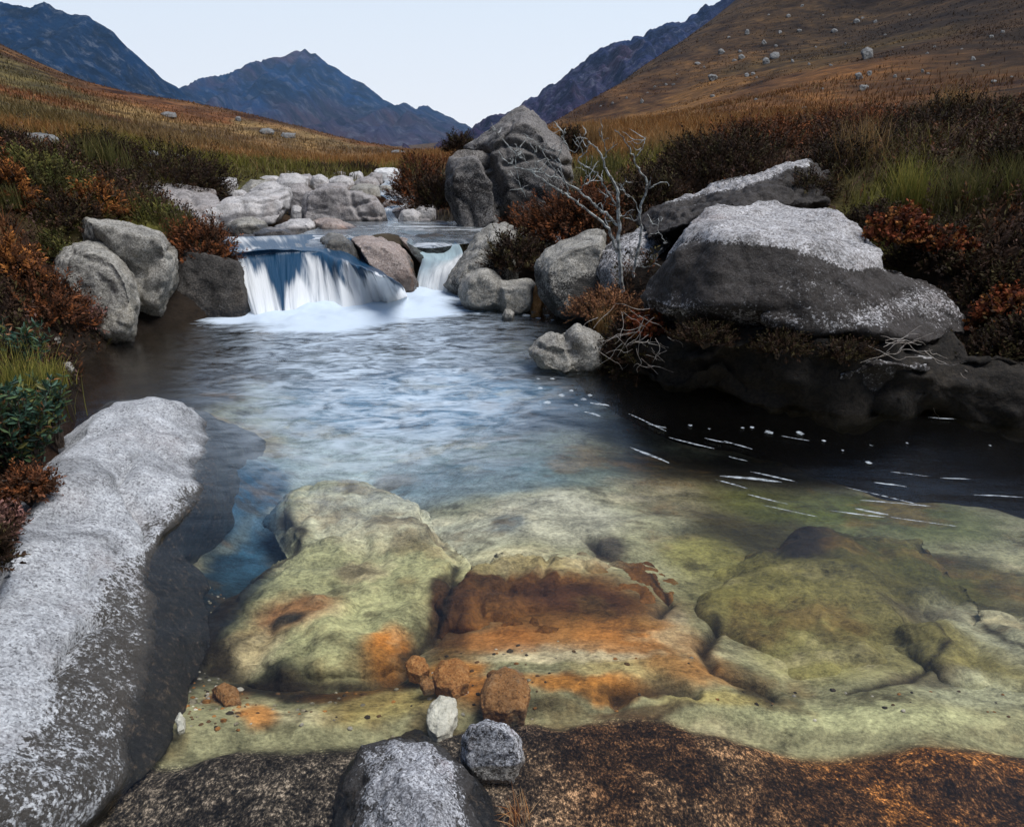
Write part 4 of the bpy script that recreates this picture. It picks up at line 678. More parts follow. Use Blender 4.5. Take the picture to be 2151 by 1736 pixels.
# ---------------------------------------------------------------- plants
def blades(name, base, hgt_, wid, lean, col, seed, segs=3, mat='grass', parent=None, curl=.5):
    r = np.random.default_rng(seed); n = len(base); az = r.uniform(0, 2 * np.pi, n); face = az + r.normal(0, .9, n) + np.pi / 2
    d = np.stack([np.cos(az), np.sin(az), 0 * az], 1); s = np.stack([np.cos(face), np.sin(face), 0 * az], 1)
    V = []; C = []
    for k in range(segs + 1):
        t = k / segs; ctr = base + np.array((0, 0, 1.)) * (hgt_ * (t - curl * .35 * lean * t * t))[:, None] + d * (hgt_ * lean * t ** 1.8)[:, None]
        w = wid * (1 - t ** 1.5) * .5
        cc = col * (.75 + .4 * t)
        if k < segs: V += [ctr - s * w[:, None], ctr + s * w[:, None]]; C += [cc, cc]
        else: V.append(ctr); C.append(cc)
    m = 2 * segs + 1; V = np.stack(V, 1).reshape(-1, 3); C = np.stack(C, 1).reshape(-1, 3); off = (np.arange(n) * m)[:, None]
    qf = np.array([[2 * k, 2 * k + 1, 2 * k + 3, 2 * k + 2] for k in range(segs - 1)]).ravel(); tf = np.array([2 * segs - 2, 2 * segs - 1, 2 * segs])
    row = np.concatenate([qf, tf]); F_ = (off + row[None]).ravel(); sz = np.tile([4] * (segs - 1) + [3], n)
    return V, F_, sz, C
def mk(name, parts, mat, parent=None, loc=None):
    V = np.concatenate([p[0] for p in parts]); C = np.concatenate([p[3] for p in parts]); S = np.concatenate([p[2] for p in parts]); o = 0; Fs = []
    for p in parts: Fs.append(p[1] + o); o += len(p[0])
    if loc is not None: V = V - np.array(loc)
    me = np_mesh(name, V, np.concatenate(Fs), S, smooth=False); set_col(me, np.clip(C, 0, 1)); return link(name, me, MAT[mat], parent, loc)
def basis(d, seed):
    r = np.random.default_rng(seed); d = d / np.linalg.norm(d, axis=1, keepdims=True); a = r.normal(size=d.shape); a -= (a * d).sum(1, keepdims=True) * d
    a /= np.linalg.norm(a, axis=1, keepdims=True); return a, np.cross(d, a), d
def sprigs(base, dirs, size, col, seed, n_leaf=14, leaf=(.10, .30), spread=.75, stemw=.02, stemcol=(.05, .03, .02)):
    """heather sprig: a thin stem with many small pointed leaves set round it"""
    r = np.random.default_rng(seed); n = len(base); X, Y, Z = basis(dirs, seed); size = np.broadcast_to(size, (n,)); V = []; C = []
    for k in range(n_leaf):
        t = (k + .7) / n_leaf; t = .15 + .85 * t; az = r.uniform(0, 6.283, n); R = X * np.cos(az)[:, None] + Y * np.sin(az)[:, None]; T = -X * np.sin(az)[:, None] + Y * np.cos(az)[:, None]
        L = size * leaf[1] * r.uniform(.6, 1.2, n) * (1.15 - .5 * t); W = size * leaf[0] * r.uniform(.6, 1.2, n)
        p0 = base + Z * (size * t)[:, None]; dr = R * spread + Z * .65; tip = p0 + dr * L[:, None]; mid = p0 + dr * (L * .5)[:, None]
        c = col * r.uniform(.55, 1.45, n)[:, None] * (.75 + .5 * t)
        V += [p0, mid - T * W[:, None] * .5, tip, mid + T * W[:, None] * .5]; C += [c] * 4
    w = size * stemw; V += [base - X * w[:, None], base + X * w[:, None], base + Z * size[:, None] * .95]; C += [np.tile(stemcol, (n, 1))] * 3
    m = 4 * n_leaf + 3; row = np.arange(m); off = (np.arange(n) * m)[:, None]
    return np.stack(V, 1).reshape(-1, 3), (off + row[None]).ravel(), np.tile([4] * n_leaf + [3], n), np.stack(C, 1).reshape(-1, 3)
def leaves(base, dirs, L, W, col, seed, fold=.25):
    r = np.random.default_rng(seed); X, Y, Z = basis(dirs, seed); n = len(base); L = np.broadcast_to(L, (n,))[:, None]; W = np.broadcast_to(W, (n,))[:, None]
    V = [base, base + Z * L * .35 - X * W * .5 + Y * W * fold, base + Z * L * .35 , base + Z * L * .35 + X * W * .5 + Y * W * fold, base + Z * L * .7 - X * W * .38 + Y * W * fold * .7, base + Z * L * .7, base + Z * L * .7 + X * W * .38 + Y * W * fold * .7, base + Z * L - Y * L * .08]
    fr = [[0, 2, 1], [0, 3, 2], [1, 2, 5, 4], [2, 3, 6, 5], [4, 5, 7], [5, 6, 7]]; row = np.array(sum(fr, [])); m = 8; off = (np.arange(n) * m)[:, None]
    c = col * r.uniform(.6, 1.4, n)[:, None]; return np.stack(V, 1).reshape(-1, 3), (off + row[None]).ravel(), np.tile([3, 3, 4, 4, 3, 3], n), np.stack([c] * 8, 1).reshape(-1, 3)
def pick(cols, n, r, wts=None):
    c = np.array(cols)[r.choice(len(cols), n, p=wts)]; return c * r.uniform(.75, 1.25, (n, 1))
def tube(pts, rad, sides=6):
    pts = np.array(pts, float); n = len(pts); rad = np.broadcast_to(np.asarray(rad, float), (n,)); V = []
    tg = np.gradient(pts, axis=0); tg /= np.linalg.norm(tg, axis=1, keepdims=True) + 1e-9; ref = np.array((.31, .9, .2))
    for p, t, r in zip(pts, tg, rad):
        a = np.cross(t, ref); a /= np.linalg.norm(a) + 1e-9; b = np.cross(t, a)
        for k in range(sides): th = 2 * math.pi * k / sides; V.append(p + r * (a * math.cos(th) + b * math.sin(th)))
    Fc = []
    for i in range(n - 1):
        for k in range(sides): Fc += [i * sides + k, i * sides + (k + 1) % sides, (i + 1) * sides + (k + 1) % sides, (i + 1) * sides + k]
    S = [4] * ((n - 1) * sides); V.append(pts[-1] + tg[-1] * rad[-1]); 
    for k in range(sides): Fc += [(n - 1) * sides + k, (n - 1) * sides + (k + 1) % sides, n * sides]; S.append(3)
    return np.array(V), np.array(Fc), np.array(S), np.zeros((len(V), 3))
def smooth_line(pts, k=4, wob=0., seed=0):
    p = np.array(pts, float); n = len(p); out = []
    for i in range(n - 1):
        p0, p1, p2, p3 = p[max(i - 1, 0)], p[i], p[i + 1], p[min(i + 2, n - 1)]
        for j in range(k):
            f = j / k; out.append(.5 * (2 * p1 + (p2 - p0) * f + (2 * p0 - 5 * p1 + 4 * p2 - p3) * f * f + (3 * p1 - p0 - 3 * p2 + p3) * f ** 3))
    out.append(p[-1]); out = np.array(out)
    if wob: r = np.random.default_rng(seed); out[1:-1] += r.normal(0, wob, (len(out) - 2, 3))
    return out
def in_stream(x, y):
    m = np.zeros(len(x), bool)
    for pts in STREAM: m |= inpoly(x, y, pts)
    return m
STREAM = [[PZ(u, v, 0)[:2] for u, v in [(-200,1800),(-60,1500),(100,1000),(180,760),(280,690),(500,655),(930,590),(1120,640),(1100,720),(1180,790),(1400,850),(1700,890),(2100,920),(2900,960),(3200,1800)]],
          [P(u, v, y)[:2] for u, v, y in [(400,480,9.3),(420,430,11.5),(450,396,14.5),(560,380,18),(690,374,20.5),(790,364,22.5),(850,372,21),(850,400,16),(900,440,12),(960,490,9.3),(900,530,7.8),(500,560,6.7)]]]
def free(x, y, z, pad=1.):
    ok = ~in_stream(x, y)
    for fx, fy, rx, ry, zt in FOOT: ok &= ((((x - fx) / (rx * .92 * pad)) ** 2 + ((y - fy) / (ry * .92 * pad)) ** 2) > 1) | (z > zt + .02)
    return ok
def scatter(n, y0, y1, seed, amax=1.0, pw=1.):
    r = np.random.default_rng(seed); b = math.log(y0 + 3) + (math.log(y1 + 3) - math.log(y0 + 3)) * r.uniform(0, 1, n) ** pw; y = np.exp(b) - 3
    x = r.uniform(-amax, amax, n) * (y + .6) * .86; z = hgt(x, y); ok = free(x, y, z); return np.stack([x, y, z], 1)[ok]
def build_cover():
    r = np.random.default_rng(5)
    # moor grass, thick everywhere but the peaty banks
    p = scatter(150000, 3., 75, 11); c = zone(p[:, 0], p[:, 1], .12); lum = c.mean(1)
    keep = (r.uniform(0, 1, len(p)) < sstep(.03, .075, lum) * .95 + .05); p, c = p[keep], c[keep]; n = len(p); d = p[:, 1]
    c = c * r.uniform(.7, 1.7, (n, 1)) * np.array((1.1, 1.05, .95)); st = r.uniform(0, 1, n) < .12; c[st] = c[st] * .4 + np.array((.33, .24, .12)) * .7
    h = (.12 + .006 * np.minimum(d, 30)) * r.uniform(.55, 1.5, n) * (1 + .5 * sstep(-.2, .5, fbm(xy3(p[:, 0], p[:, 1], 1.3), 3, 88))); w = .0035 + .0010 * d
    o = mk('moor_grass', [blades('g', p - np.array((0, 0, .02)), h, w * r.uniform(.6, 1.3, n), r.uniform(.15, .8, n), c, 3)], 'grass'); tag(o, kind='stuff')
    p = scatter(60000, 70, 260, 12); c = zone(p[:, 0], p[:, 1], .12); n = len(p); d = p[:, 1]; keep = fbm(xy3(p[:, 0], p[:, 1], .09), 4, 90) > -.15; p, c = p[keep], c[keep]; n = len(p); d = p[:, 1]
    o = mk('hill_grass', [blades('g', p - np.array((0, 0, .1)), (.22 + .0008 * d) * r.uniform(.5, 1.4, n), .0013 * d * r.uniform(.6, 1.6, n), r.uniform(.3, 1., n), c * r.uniform(.8, 1.5, (n, 1)), 4, 2)], 'grass'); tag(o, kind='stuff')
    # heather carpet on the banks
    p = scatter(60000, 1.6, 26, 13, 1.05); c = zone(p[:, 0], p[:, 1], .12); lum = c.mean(1); k = r.uniform(0, 1, len(p)) < (1 - sstep(.05, .10, lum)) * (.35 + .65 * (fbm(xy3(p[:, 0], p[:, 1], 1.6), 3, 92) > -.2)); p, c = p[k], c[k]; n = len(p)
    dirs = np.stack([r.normal(0, .45, n), r.normal(0, .45, n) - .1, np.ones(n)], 1)
    pal = pick([(.05,.028,.016), (.030,.018,.012), (.055,.045,.018), (.11,.045,.02), (.085,.05,.04)], n, r, [.32, .3, .18, .1, .1])
    o = mk('heather_carpet', [sprigs(p - np.array((0, 0, .03)), dirs, r.uniform(.10, .26, n) * (.8 + .03 * p[:, 1]), pal, 5, 12, (.075, .26))], 'heather'); tag(o, kind='stuff')
HEAD = [(.036,.020,.012), (.022,.014,.010), (.042,.033,.014)]; HRED = [(.16,.055,.02), (.10,.04,.02), (.05,.025,.014)]; HRUST = [(.26,.10,.026), (.15,.055,.018), (.07,.03,.014)]; HGRN = [(.06,.065,.018), (.045,.04,.015), (.10,.09,.025)]; HPINK = [(.2,.10,.085), (.13,.07,.055), (.07,.035,.022)]
def bush(label, u, v, w, h, pal, seed, y=None, cat='heather', name='heather_bush', group=None, n=None, dens=1.15, sz=None, depth=.8, leaf=(.085, .28), nl=12, sink=.25):
    """a mound of sprigs on woody stems; (u, v) the middle of its foot, w and h its size as seen"""
    q = P(u, v, y) if y else hit(u, v)
    if q is None: return
    r = np.random.default_rng(seed); Y = q[1]; rx, rz = 1.12 * w / F * Y / 2, .84 * h / F * Y; ry = rx * depth; sz = sz or min(.17 * (.6 + .05 * Y), max(rz * .55, .07)); n = n or int(dens * min(1600, 260 + 3.2 * rx * (rz + ry) / (sz * sz) * 6))
    th = r.uniform(0, 6.283, n); ph = np.arccos(r.uniform(-.1, 1, n)); rad = r.uniform(.55, 1., n) ** .6
    d = np.stack([np.sin(ph) * np.cos(th), np.sin(ph) * np.sin(th), np.cos(ph)], 1); lump = 1 + .5 * fbm(d * 2.6 + seed, 4, seed)
    b = d * np.array((rx, ry, rz)) * (rad * lump)[:, None]; b = b - d * sz * .5; dirs = d * np.array((1, 1, .9)) + np.array((0, 0, .55)) + r.normal(0, .35, (n, 3))
    loc = np.array((q[0], Y, q[2] - sink * .2 * rz)); root = bpy.data.objects.new(name, None); COL.objects.link(root); root.location = loc; tag(root, label, cat, group)
    mk('foliage', [sprigs(b, dirs, sz * r.uniform(.6, 1.35, n), pick(pal, n, r), seed, nl, leaf)], 'heather', root)
    ts = []
    for k in range(7):
        a = r.uniform(0, 6.283); e = np.array((math.cos(a) * rx * .7, math.sin(a) * ry * .7, rz * r.uniform(.5, .85))); ts.append(tube(smooth_line([np.array((0, 0, -.05)), e * .5 + np.array((0, 0, .08 * rz)), e], 3, .01, seed + k), np.linspace(.012, .004, 7) * (.6 + .05 * Y), 5))
    mk('stem', ts, 'bark', root); return root
def tuft(label, u, v, w, h, cols, seed, y=None, n=260, lean=.55, group=None, name='grass_tuft', cat='grass tuft', wid=.006):
    q = P(u, v, y) if y else hit(u, v)
    if q is None: return
    r = np.random.default_rng(seed); Y = q[1]; rx, H_ = w / F * Y / 2, h / F * Y; loc = np.array(q)
    b = np.stack([r.normal(0, rx * .3, n), r.normal(0, rx * .3, n), np.full(n, -.03)], 1)
    V = blades('b', b, H_ * r.uniform(.5, 1.2, n), wid * (.6 + .1 * Y) * r.uniform(.6, 1.2, n), r.uniform(.1, 1., n) * lean, pick(cols, n, r), seed, 4)
    o = mk(name, [V], 'grass', None, None); o.location = loc; tag(o, label, cat, group); return o
def build_plants():
    # left bank heather, from the far mound to the near edge
    B = [('dark heather mound above the sloping bedrock slab on the left', 350,398,230,100,HEAD,12.5),('dark heather mound at the right end of the sloping slab', 430,405,90,70,HEAD,12.6),('dark heather hump left of the long mound', 215,330,130,52,HEAD,12.5),('small dark heather clump beside the long pale rock', 8,305,70,40,HEAD,9.5),
         ('dark olive bush on the grassy bank behind the boulders', 580,366,70,34,HGRN,24.),('low brown bush right of the olive bush behind the boulders', 655,366,80,26,HEAD,25.),('brown heather strip at the edge of the boulder field', 745,362,90,22,HEAD,26.),
         ('brown heather spilling over the dark boulder beside the falls', 425,540,130,90,HRED,6.7),('olive heather above the flat topped boulder', 330,480,120,60,HGRN,7.2),('rust tipped heather left of the flat topped boulder', 205,450,110,70,HRUST,7.0),('dark heather below the olive grass on the left bank', 250,425,170,70,HEAD,8.2),
         ('grey green heather hump beside the leaning boulder', 120,545,80,60,HGRN,5.9),('bright rust bracken patch at the left edge', 25,440,110,110,HRUST,6.4),('orange bracken drooping at the left edge below the rust patch', 30,590,120,110,HRUST,5.1),('dark heather behind the orange bracken', 130,480,170,80,HEAD,6.6),
         ('dark brown heather between orange bracken and leaning boulder', 85,680,190,130,HRED,5.0),('pink tipped heather against the leaning boulder', 165,680,90,70,HPINK,5.25),('dark heather overhanging the small left boulder', 30,770,150,120,HEAD,4.4),('olive heather on the near left bank crest', 60,400,200,90,HGRN,7.0),
         ('brown heather on the upper left bank', -20,380,160,80,HRED,7.6),('dark heather edge above the pale slab at the left', 60,1035,110,66,HRED,2.2),('small pink heather tuft at the left edge of the pale slab', 8,1120,80,70,HPINK,1.85),('dark heather at the left edge beside the pale slab', -30,1180,110,120,HEAD,1.6),
         # right bank
         ('rust heather growing on the bank left of the giant split boulder', 880,425,120,110,HRED,12.2),('dark heather in the shade left of the giant boulder foot', 920,430,80,70,HEAD,10.8),('small dark heather crown behind the left shoulder of the giant boulder', 965,315,60,36,HEAD,12.2),
         ('heather clinging to the right shoulder of the giant boulder', 1195,320,60,50,HEAD,11.4),('pinkish brown heather between the giant boulder and the arched boulder', 1110,510,130,80,HRED,8.0),('large brown heather mass above the leaning boulder', 1190,490,170,90,HRED,7.6),('dark heather hanging over the arched boulder', 1080,560,110,80,HEAD,7.0),
         ('brown heather left of the bare tree', 1240,460,120,70,HRED,7.5),('dark heather right behind the bare tree', 1370,440,130,90,HEAD,7.6),('big dark heather bank behind the ridge rock', 1520,365,260,105,HEAD,8.4),('tall dark heather on the skyline above the ridge rock', 1600,330,240,80,HRED,9.6),('dark heather bank right of the ridge rock', 1760,385,190,90,HEAD,7.0),
         ('dark heather on top of the ridge rock end', 1695,420,100,60,HEAD,6.3),('dark heather slope on the upper right', 1850,360,240,90,HEAD,7.6),('wide dark heather bush on the far right skyline', 2010,300,240,100,HEAD,9.0),('brown heather on the right bank skyline', 1810,290,220,60,HRED,11.),('dark heather at the right edge', 2140,400,180,130,HEAD,5.8),
         ('dark heather under the grass on the right bank', 1960,560,200,100,HEAD,4.9),('dark bush beside the right end of the enormous boulder', 2080,640,150,110,HEAD,4.5),('shadowed heather at the lower right edge', 2150,800,160,150,HEAD,4.0),('brown heather at the right edge below the skyline', 2130,520,140,90,HRED,5.1),('dark heather overhanging the black bank on the far right', 2080,850,170,110,HEAD,4.0),
         ('low dark heather behind the bright top of the enormous boulder', 1835,480,110,60,HEAD,5.4),('dark heather fringe hanging under the left end of the enormous boulder', 1480,712,130,50,HEAD,3.98),('dark heather fringe hanging under the middle of the enormous boulder', 1640,735,120,45,HEAD,3.82),('dark heather fringe above the low mottled ledge', 1770,745,110,40,HEAD,3.74),('dark heather filling the gap right of the low mottled ledge', 2070,770,130,90,HEAD,3.9),('dark brown heather above the far right bank', 2140,740,120,110,HEAD,3.9),('dry brown heather at the foot of the bare tree', 1270,660,130,60,[(.26,.13,.06),(.18,.08,.04),(.10,.05,.03)],5.2),('dark heather hanging from the bank between tree and enormous boulder', 1345,760,150,110,HEAD,4.55),('dark trailing heather right of the pale creased rock', 1290,780,90,80,HEAD,4.6)]
    for i, (lb, u, v, w, h, pal, y) in enumerate(B): bush(lb, u, v, w, h, pal, 300 + i, y)
    for i, (lb, u, v, w, h, y) in enumerate([('red leaved bilberry beside the bright top of the enormous boulder', 1885,505,110,75,4.75),('orange tipped bilberry right of the red leaved bilberry', 1975,525,90,45,4.8),('red leaved bilberry at the right edge', 2105,680,110,95,4.2),('small red leaved sprig hanging below the tree roots', 1355,700,62,46,4.45)]):
        bush(lb, u, v, w, h, [(.17,.045,.018), (.11,.03,.014), (.05,.018,.012), (.18,.07,.02)], 380 + i, y, 'bilberry', 'bilberry_bush', None, None, .8, .085, .8, (.26, .34), 9)
    # grass tufts one can tell apart
    YEL = [(.30,.25,.06), (.20,.19,.045), (.13,.14,.03)]; GRE = [(.10,.10,.03), (.075,.075,.024), (.17,.14,.05)]; STR = [(.36,.24,.11), (.28,.17,.07), (.2,.11,.04)]
    for i, a in enumerate([('tall green grass on the left bank crest', 215,350,150,70,GRE,9.2,420),('green rushes at the upper left', 110,420,90,70,GRE,6.9,300),('green grass tuft at the left edge among bracken', 20,430,80,50,GRE,6.2,220),('olive grass above the dark boulder beside the falls', 370,500,110,60,GRE,7.0,380),('fine green grass above the flat topped boulder', 300,455,110,60,GRE,7.6,320),
                           ('yellow green grass left of the pale slab', 50,880,210,170,YEL,3.0,800),('yellow grass tuft in the leafy plants at the left', 110,800,90,60,YEL,3.5,260),('pale green grass blades on the right of the giant boulder', 1260,385,110,70,GRE,9.,380),('bright grass clump behind the bare tree', 1290,410,70,50,YEL,8.5,240),
                           ('broad yellow green grass clump above the red bilberry', 1905,440,120,110,YEL,5.6,420),('long olive grass on the right bank', 2010,460,170,120,GRE,5.4,520),('straw coloured grass stalks on the right bank', 1800,350,170,100,STR,7.0,320),('green grass at the right edge of the bank', 2120,440,140,120,GRE,5.3,380),
                           ('golden grass behind the giant boulder', 1240,300,170,46,STR,20.,500),('golden grass right of the bare tree', 1400,330,170,60,STR,13.,520),('straw grass on the far right skyline', 2000,235,150,50,STR,16.,560),('pale dry grass hanging under the tree roots', 1265,690,60,60,STR,5.0,160)]):
        tuft(a[0], a[1], a[2], a[3], a[4], a[5], 500 + i, a[6], a[7])
    tuft('dry straw tuft sprouting from a crack in the wet bottom rocks', 1085,1700,120,75,[(.55,.27,.10),(.45,.18,.06),(.6,.4,.22)], 560, PZ(1085,1700,-.02)[1], 60, 1.1, None, 'grass_tuft', 'grass tuft', .004)
    # leafy willow at the left
    r = np.random.default_rng(61)
    for i, (lb, u, v, w, h, y, n) in enumerate([('teal leaved willow shrub at the left edge beside the pale slab', 50,1010,230,210,2.45,2000),('small leafy willow sprays at the left above the dark pool', 60,800,170,120,3.7,700),('leafy willow sprig between the yellow grass and the pale slab', 115,900,120,110,3.0,600)]):
        q = np.array(P(u, v, y)); rx, rz = w / F * y / 2, h / F * y; root = bpy.data.objects.new('willow_shrub', None); COL.objects.link(root); root.location = q; tag(root, lb, 'shrub')
        ts = []; lb_, ld = [], []
        for k in range(n // 14):
            a = r.uniform(0, 6.283); e = np.array((math.cos(a) * rx * r.uniform(.2, 1), math.sin(a) * rx * .6 * r.uniform(.2, 1), rz * r.uniform(.45, 1.1))); ln = smooth_line([np.array((e[0] * .2, e[1] * .2, -.1)), e * np.array((.6, .6, .6)), e], 5, .004, k); ts.append(tube(ln, np.linspace(.004, .0015, len(ln)), 4))
            for j in range(14):
                t = r.integers(4, len(ln)); lb_.append(ln[t]); ld.append(np.array((r.normal(0, .7), r.normal(0, .7) - .2, r.uniform(.1, .9))))
        m = len(lb_); mk('foliage', [leaves(np.array(lb_), np.array(ld), r.uniform(.03, .058, m), r.uniform(.010, .017, m), pick([(.05,.10,.065), (.075,.12,.05), (.14,.13,.035), (.03,.07,.05), (.22,.10,.04)], m, r, [.35, .25, .15, .2, .05]), 62 + i)], 'leaf', root)
        mk('stem', ts, 'bark', root)
    build_tree(); build_roots()
def Z3(px, py, y): return P(860.4 + px * .3718, 172 + py * .3718, y)
def build_tree():
    base = np.array(Z3(1200, 1180, 5.5)); root = bpy.data.objects.new('bare_tree', None); COL.objects.link(root); root.location = base; tag(root, 'bare leafless sapling with pale lichened branches leaning over the stream', 'tree')
    def ln(pts, y0, y1, r0, r1, seed):
        n = len(pts); L = [Z3(a, b, y0 + (y1 - y0) * i / (n - 1)) for i, (a, b) in enumerate(pts)]; s = smooth_line(L, 5, .0045, seed); return s - base, np.linspace(r0, r1, len(s)) * .72
    r = np.random.default_rng(71)
    def twigs(s, n, seed, sc=1.):
        out = []
        for k in range(n):
            i = int(r.integers(len(s) // 4, len(s))); d = np.array((r.normal(0, .7), r.normal(0, .6), r.uniform(.0, 1.))); d /= np.linalg.norm(d); L = sc * r.uniform(.05, .2); p = s[i]
            pts = [p, p + d * L * .5 + r.normal(0, .012, 3), p + d * L + r.normal(0, .02, 3)]; q = smooth_line(pts, 3, .003, seed + k); out.append(tube(q, np.linspace(.0038, .0016, len(q)), 4))
            if r.uniform() < .6: e = q[len(q) // 2]; d2 = d + r.normal(0, .6, 3); q2 = smooth_line([e, e + d2 * L * .25, e + d2 * L * .45 + r.normal(0, .01, 3)], 3, .002, seed + 50 + k); out.append(tube(q2, np.linspace(.0026, .0012, len(q2)), 4))
        return out
    trunk = [([(1205,1190),(1188,1000),(1182,860),(1178,720),(1174,610),(1150,560),(1112,500),(1092,440),(1055,372),(1010,335)], 5.5, 5.35, .024, .006), ([(1262,1130),(1288,960),(1310,850),(1300,750),(1330,640),(1342,560),(1300,500),(1268,440),(1240,372),(1205,315),(1160,268)], 5.55, 5.25, .017, .004)]
    parts = [tube(*ln(*t, 1 + i)) for i, t in enumerate(trunk)]; mk('trunk', parts, 'bark2', root)
    br = [([(1172,965),(1140,870),(1108,808),(1000,722),(900,650),(800,580),(702,516),(600,477),(552,452)], 5.48, 4.95, .017, .004), ([(702,516),(678,478),(618,408),(565,365),(505,300),(485,265)], 5.08, 4.95, .008, .003), ([(1184,812),(1105,742),(1030,682),(960,622),(895,578),(850,548),(758,518),(690,505),(630,488)], 5.48, 5.1, .015, .004),
          ([(905,640),(885,580),(858,500),(846,412),(868,335),(880,262)], 5.22, 5.15, .009, .003), ([(1172,702),(1105,602),(1068,528),(1000,480),(958,440),(998,392),(1015,345)], 5.45, 5.3, .011, .004), ([(850,548),(800,478),(765,410),(728,352)], 5.2, 5.0, .007, .0025), ([(960,622),(985,575),(1000,535),(985,495)], 5.3, 5.2, .006, .0025),
          ([(758,518),(728,470),(712,420),(695,365)], 5.12, 5.0, .006, .0025), ([(1268,440),(1300,398),(1322,355),(1335,312)], 5.33, 5.3, .007, .003), ([(1330,605),(1362,600),(1378,585)], 5.4, 5.35, .005, .002), ([(1296,790),(1250,780),(1195,750),(1185,690)], 5.48, 5.4, .006, .0025), ([(1300,745),(1262,655),(1228,640),(1205,600),(1190,570)], 5.45, 5.35, .006, .002),
          ([(1160,900),(1100,760),(1095,690),(1118,640)], 5.45, 5.35, .007, .0025), ([(600,477),(598,420),(602,350)], 5.0, 4.95, .004, .002), ([(604,500),(625,580),(655,650)], 5.05, 5.1, .004, .002), ([(1310,850),(1400,770),(1405,840),(1445,910)], 5.5, 5.2, .004, .002), ([(1290,1040),(1350,1045),(1400,1008)], 5.5, 5.3, .006, .003), ([(1092,440),(1110,420),(1100,350),(1085,310)], 5.38, 5.3, .005, .002), ([(868,335),(930,400),(985,300)], 5.15, 5.1, .004, .002)]
    for i, t in enumerate(br):
        s, rd = ln(*t, 20 + i); mk('branch', [tube(s, rd)] + twigs(s, int(2 + len(s) * .16), 100 + 10 * i, .8), 'bark2', root)
def build_roots():
    r = np.random.default_rng(81)
    for i, (lb, u, v, w, h, y, n, dz) in enumerate([('tangle of pale bare roots hanging beside the pale creased rock', 1310,720,120,80,4.35,26,-.6), ('pale dead twigs lying across the low mottled ledge', 1890,738,150,40,3.68,14,.05), ('fine dead stalks trailing over the black bank at the right', 1990,830,80,90,3.72,8,-.5), ('curled dead grass stems at the edge of the black bank', 1390,760,90,70,4.2,16,-.5)]):
        q = np.array(P(u, v, y)); rx, rz = w / F * y / 2, h / F * y; ts = []
        for k in range(n):
            a = np.array((r.uniform(-1, 1) * rx, r.uniform(-.1, .1), r.uniform(-.2, 1) * rz)); pts = [a]; d = np.array((r.normal(0, 1.), r.normal(0, .15), dz + r.normal(0, .4)))
            for j in range(4): pts.append(pts[-1] + d / np.linalg.norm(d) * rx * .28 + r.normal(0, rx * .08, 3) * np.array((1, .3, 1)))
            s = smooth_line(pts, 4, .001, k); ts.append(tube(s, np.linspace(.002, .0007, len(s)), 4))
        o = mk('root_tangle' if i in (0,) else 'dead_twigs', ts, 'deadwood'); o.location = q; tag(o, lb, 'roots' if i == 0 else 'twigs')
    # stick under water
    s = smooth_line([PZ(935,1462,-.05), PZ(948,1440,-.045), PZ(960,1424,-.05)], 4); 
# ---------------------------------------------------------------- floating foam
def build_gravel():
    r = np.random.default_rng(95); V, F_, S, C = [], [], [], []; k = 0
    for u0, u1, v0, v1, n in [(300,520,1150,1560,300),(480,950,1430,1540,50),(880,1130,1340,1500,50),(1100,1500,1300,1480,20),(1500,2140,1400,1500,30)]:
        for _ in range(n):
            p = np.array(PZ(r.uniform(u0, u1), r.uniform(v0, v1), -.15)); z = bedh(p[0], p[1])[0][0]; R = r.uniform(.003, .008) * (1 if r.uniform() < .9 else 1.8)
            for sgn, m in ((-1, 1), (.5, 5), (0, 6), (1, 1)): pass
            a = np.arange(6) * math.pi / 3 + r.uniform(0, 1); q = r.uniform(.7, 1.2, 6); ring = np.stack([np.cos(a) * R * q * 1.2, np.sin(a) * R * q, r.normal(0, .1 * R, 6)], 1); top = ring * .6 + np.array((0, 0, .5 * R)); bot = ring * .6 - np.array((0, 0, .5 * R))
            V += [bot + p[:2].tolist() * 0 if False else bot + np.array((p[0], p[1], z)), ring + np.array((p[0], p[1], z)), top + np.array((p[0], p[1], z))]
            for i in range(6):
                j = (i + 1) % 6; F_ += [k + i, k + j, k + 6 + j, k + 6 + i, k + 6 + i, k + 6 + j, k + 12 + j, k + 12 + i]; S += [4, 4]
            F_ += [k + 12 + i for i in range(6)] + [k + 5 - i for i in range(6)]; S += [6, 6]; k += 18
            c = np.array([(.30,.27,.2), (.12,.07,.035), (.05,.04,.03), (.34,.16,.05), (.45,.43,.38)][r.integers(0, 5)]) * r.uniform(.7, 1.2); C.append(np.tile(c, (18, 1)))
    me = np_mesh('gravel', np.concatenate(V), F_, S); set_col(me, np.concatenate(C)); set_f(me, np.zeros(k), 'grain'); tag(link('gravel', me, MAT['bed']), kind='stuff')
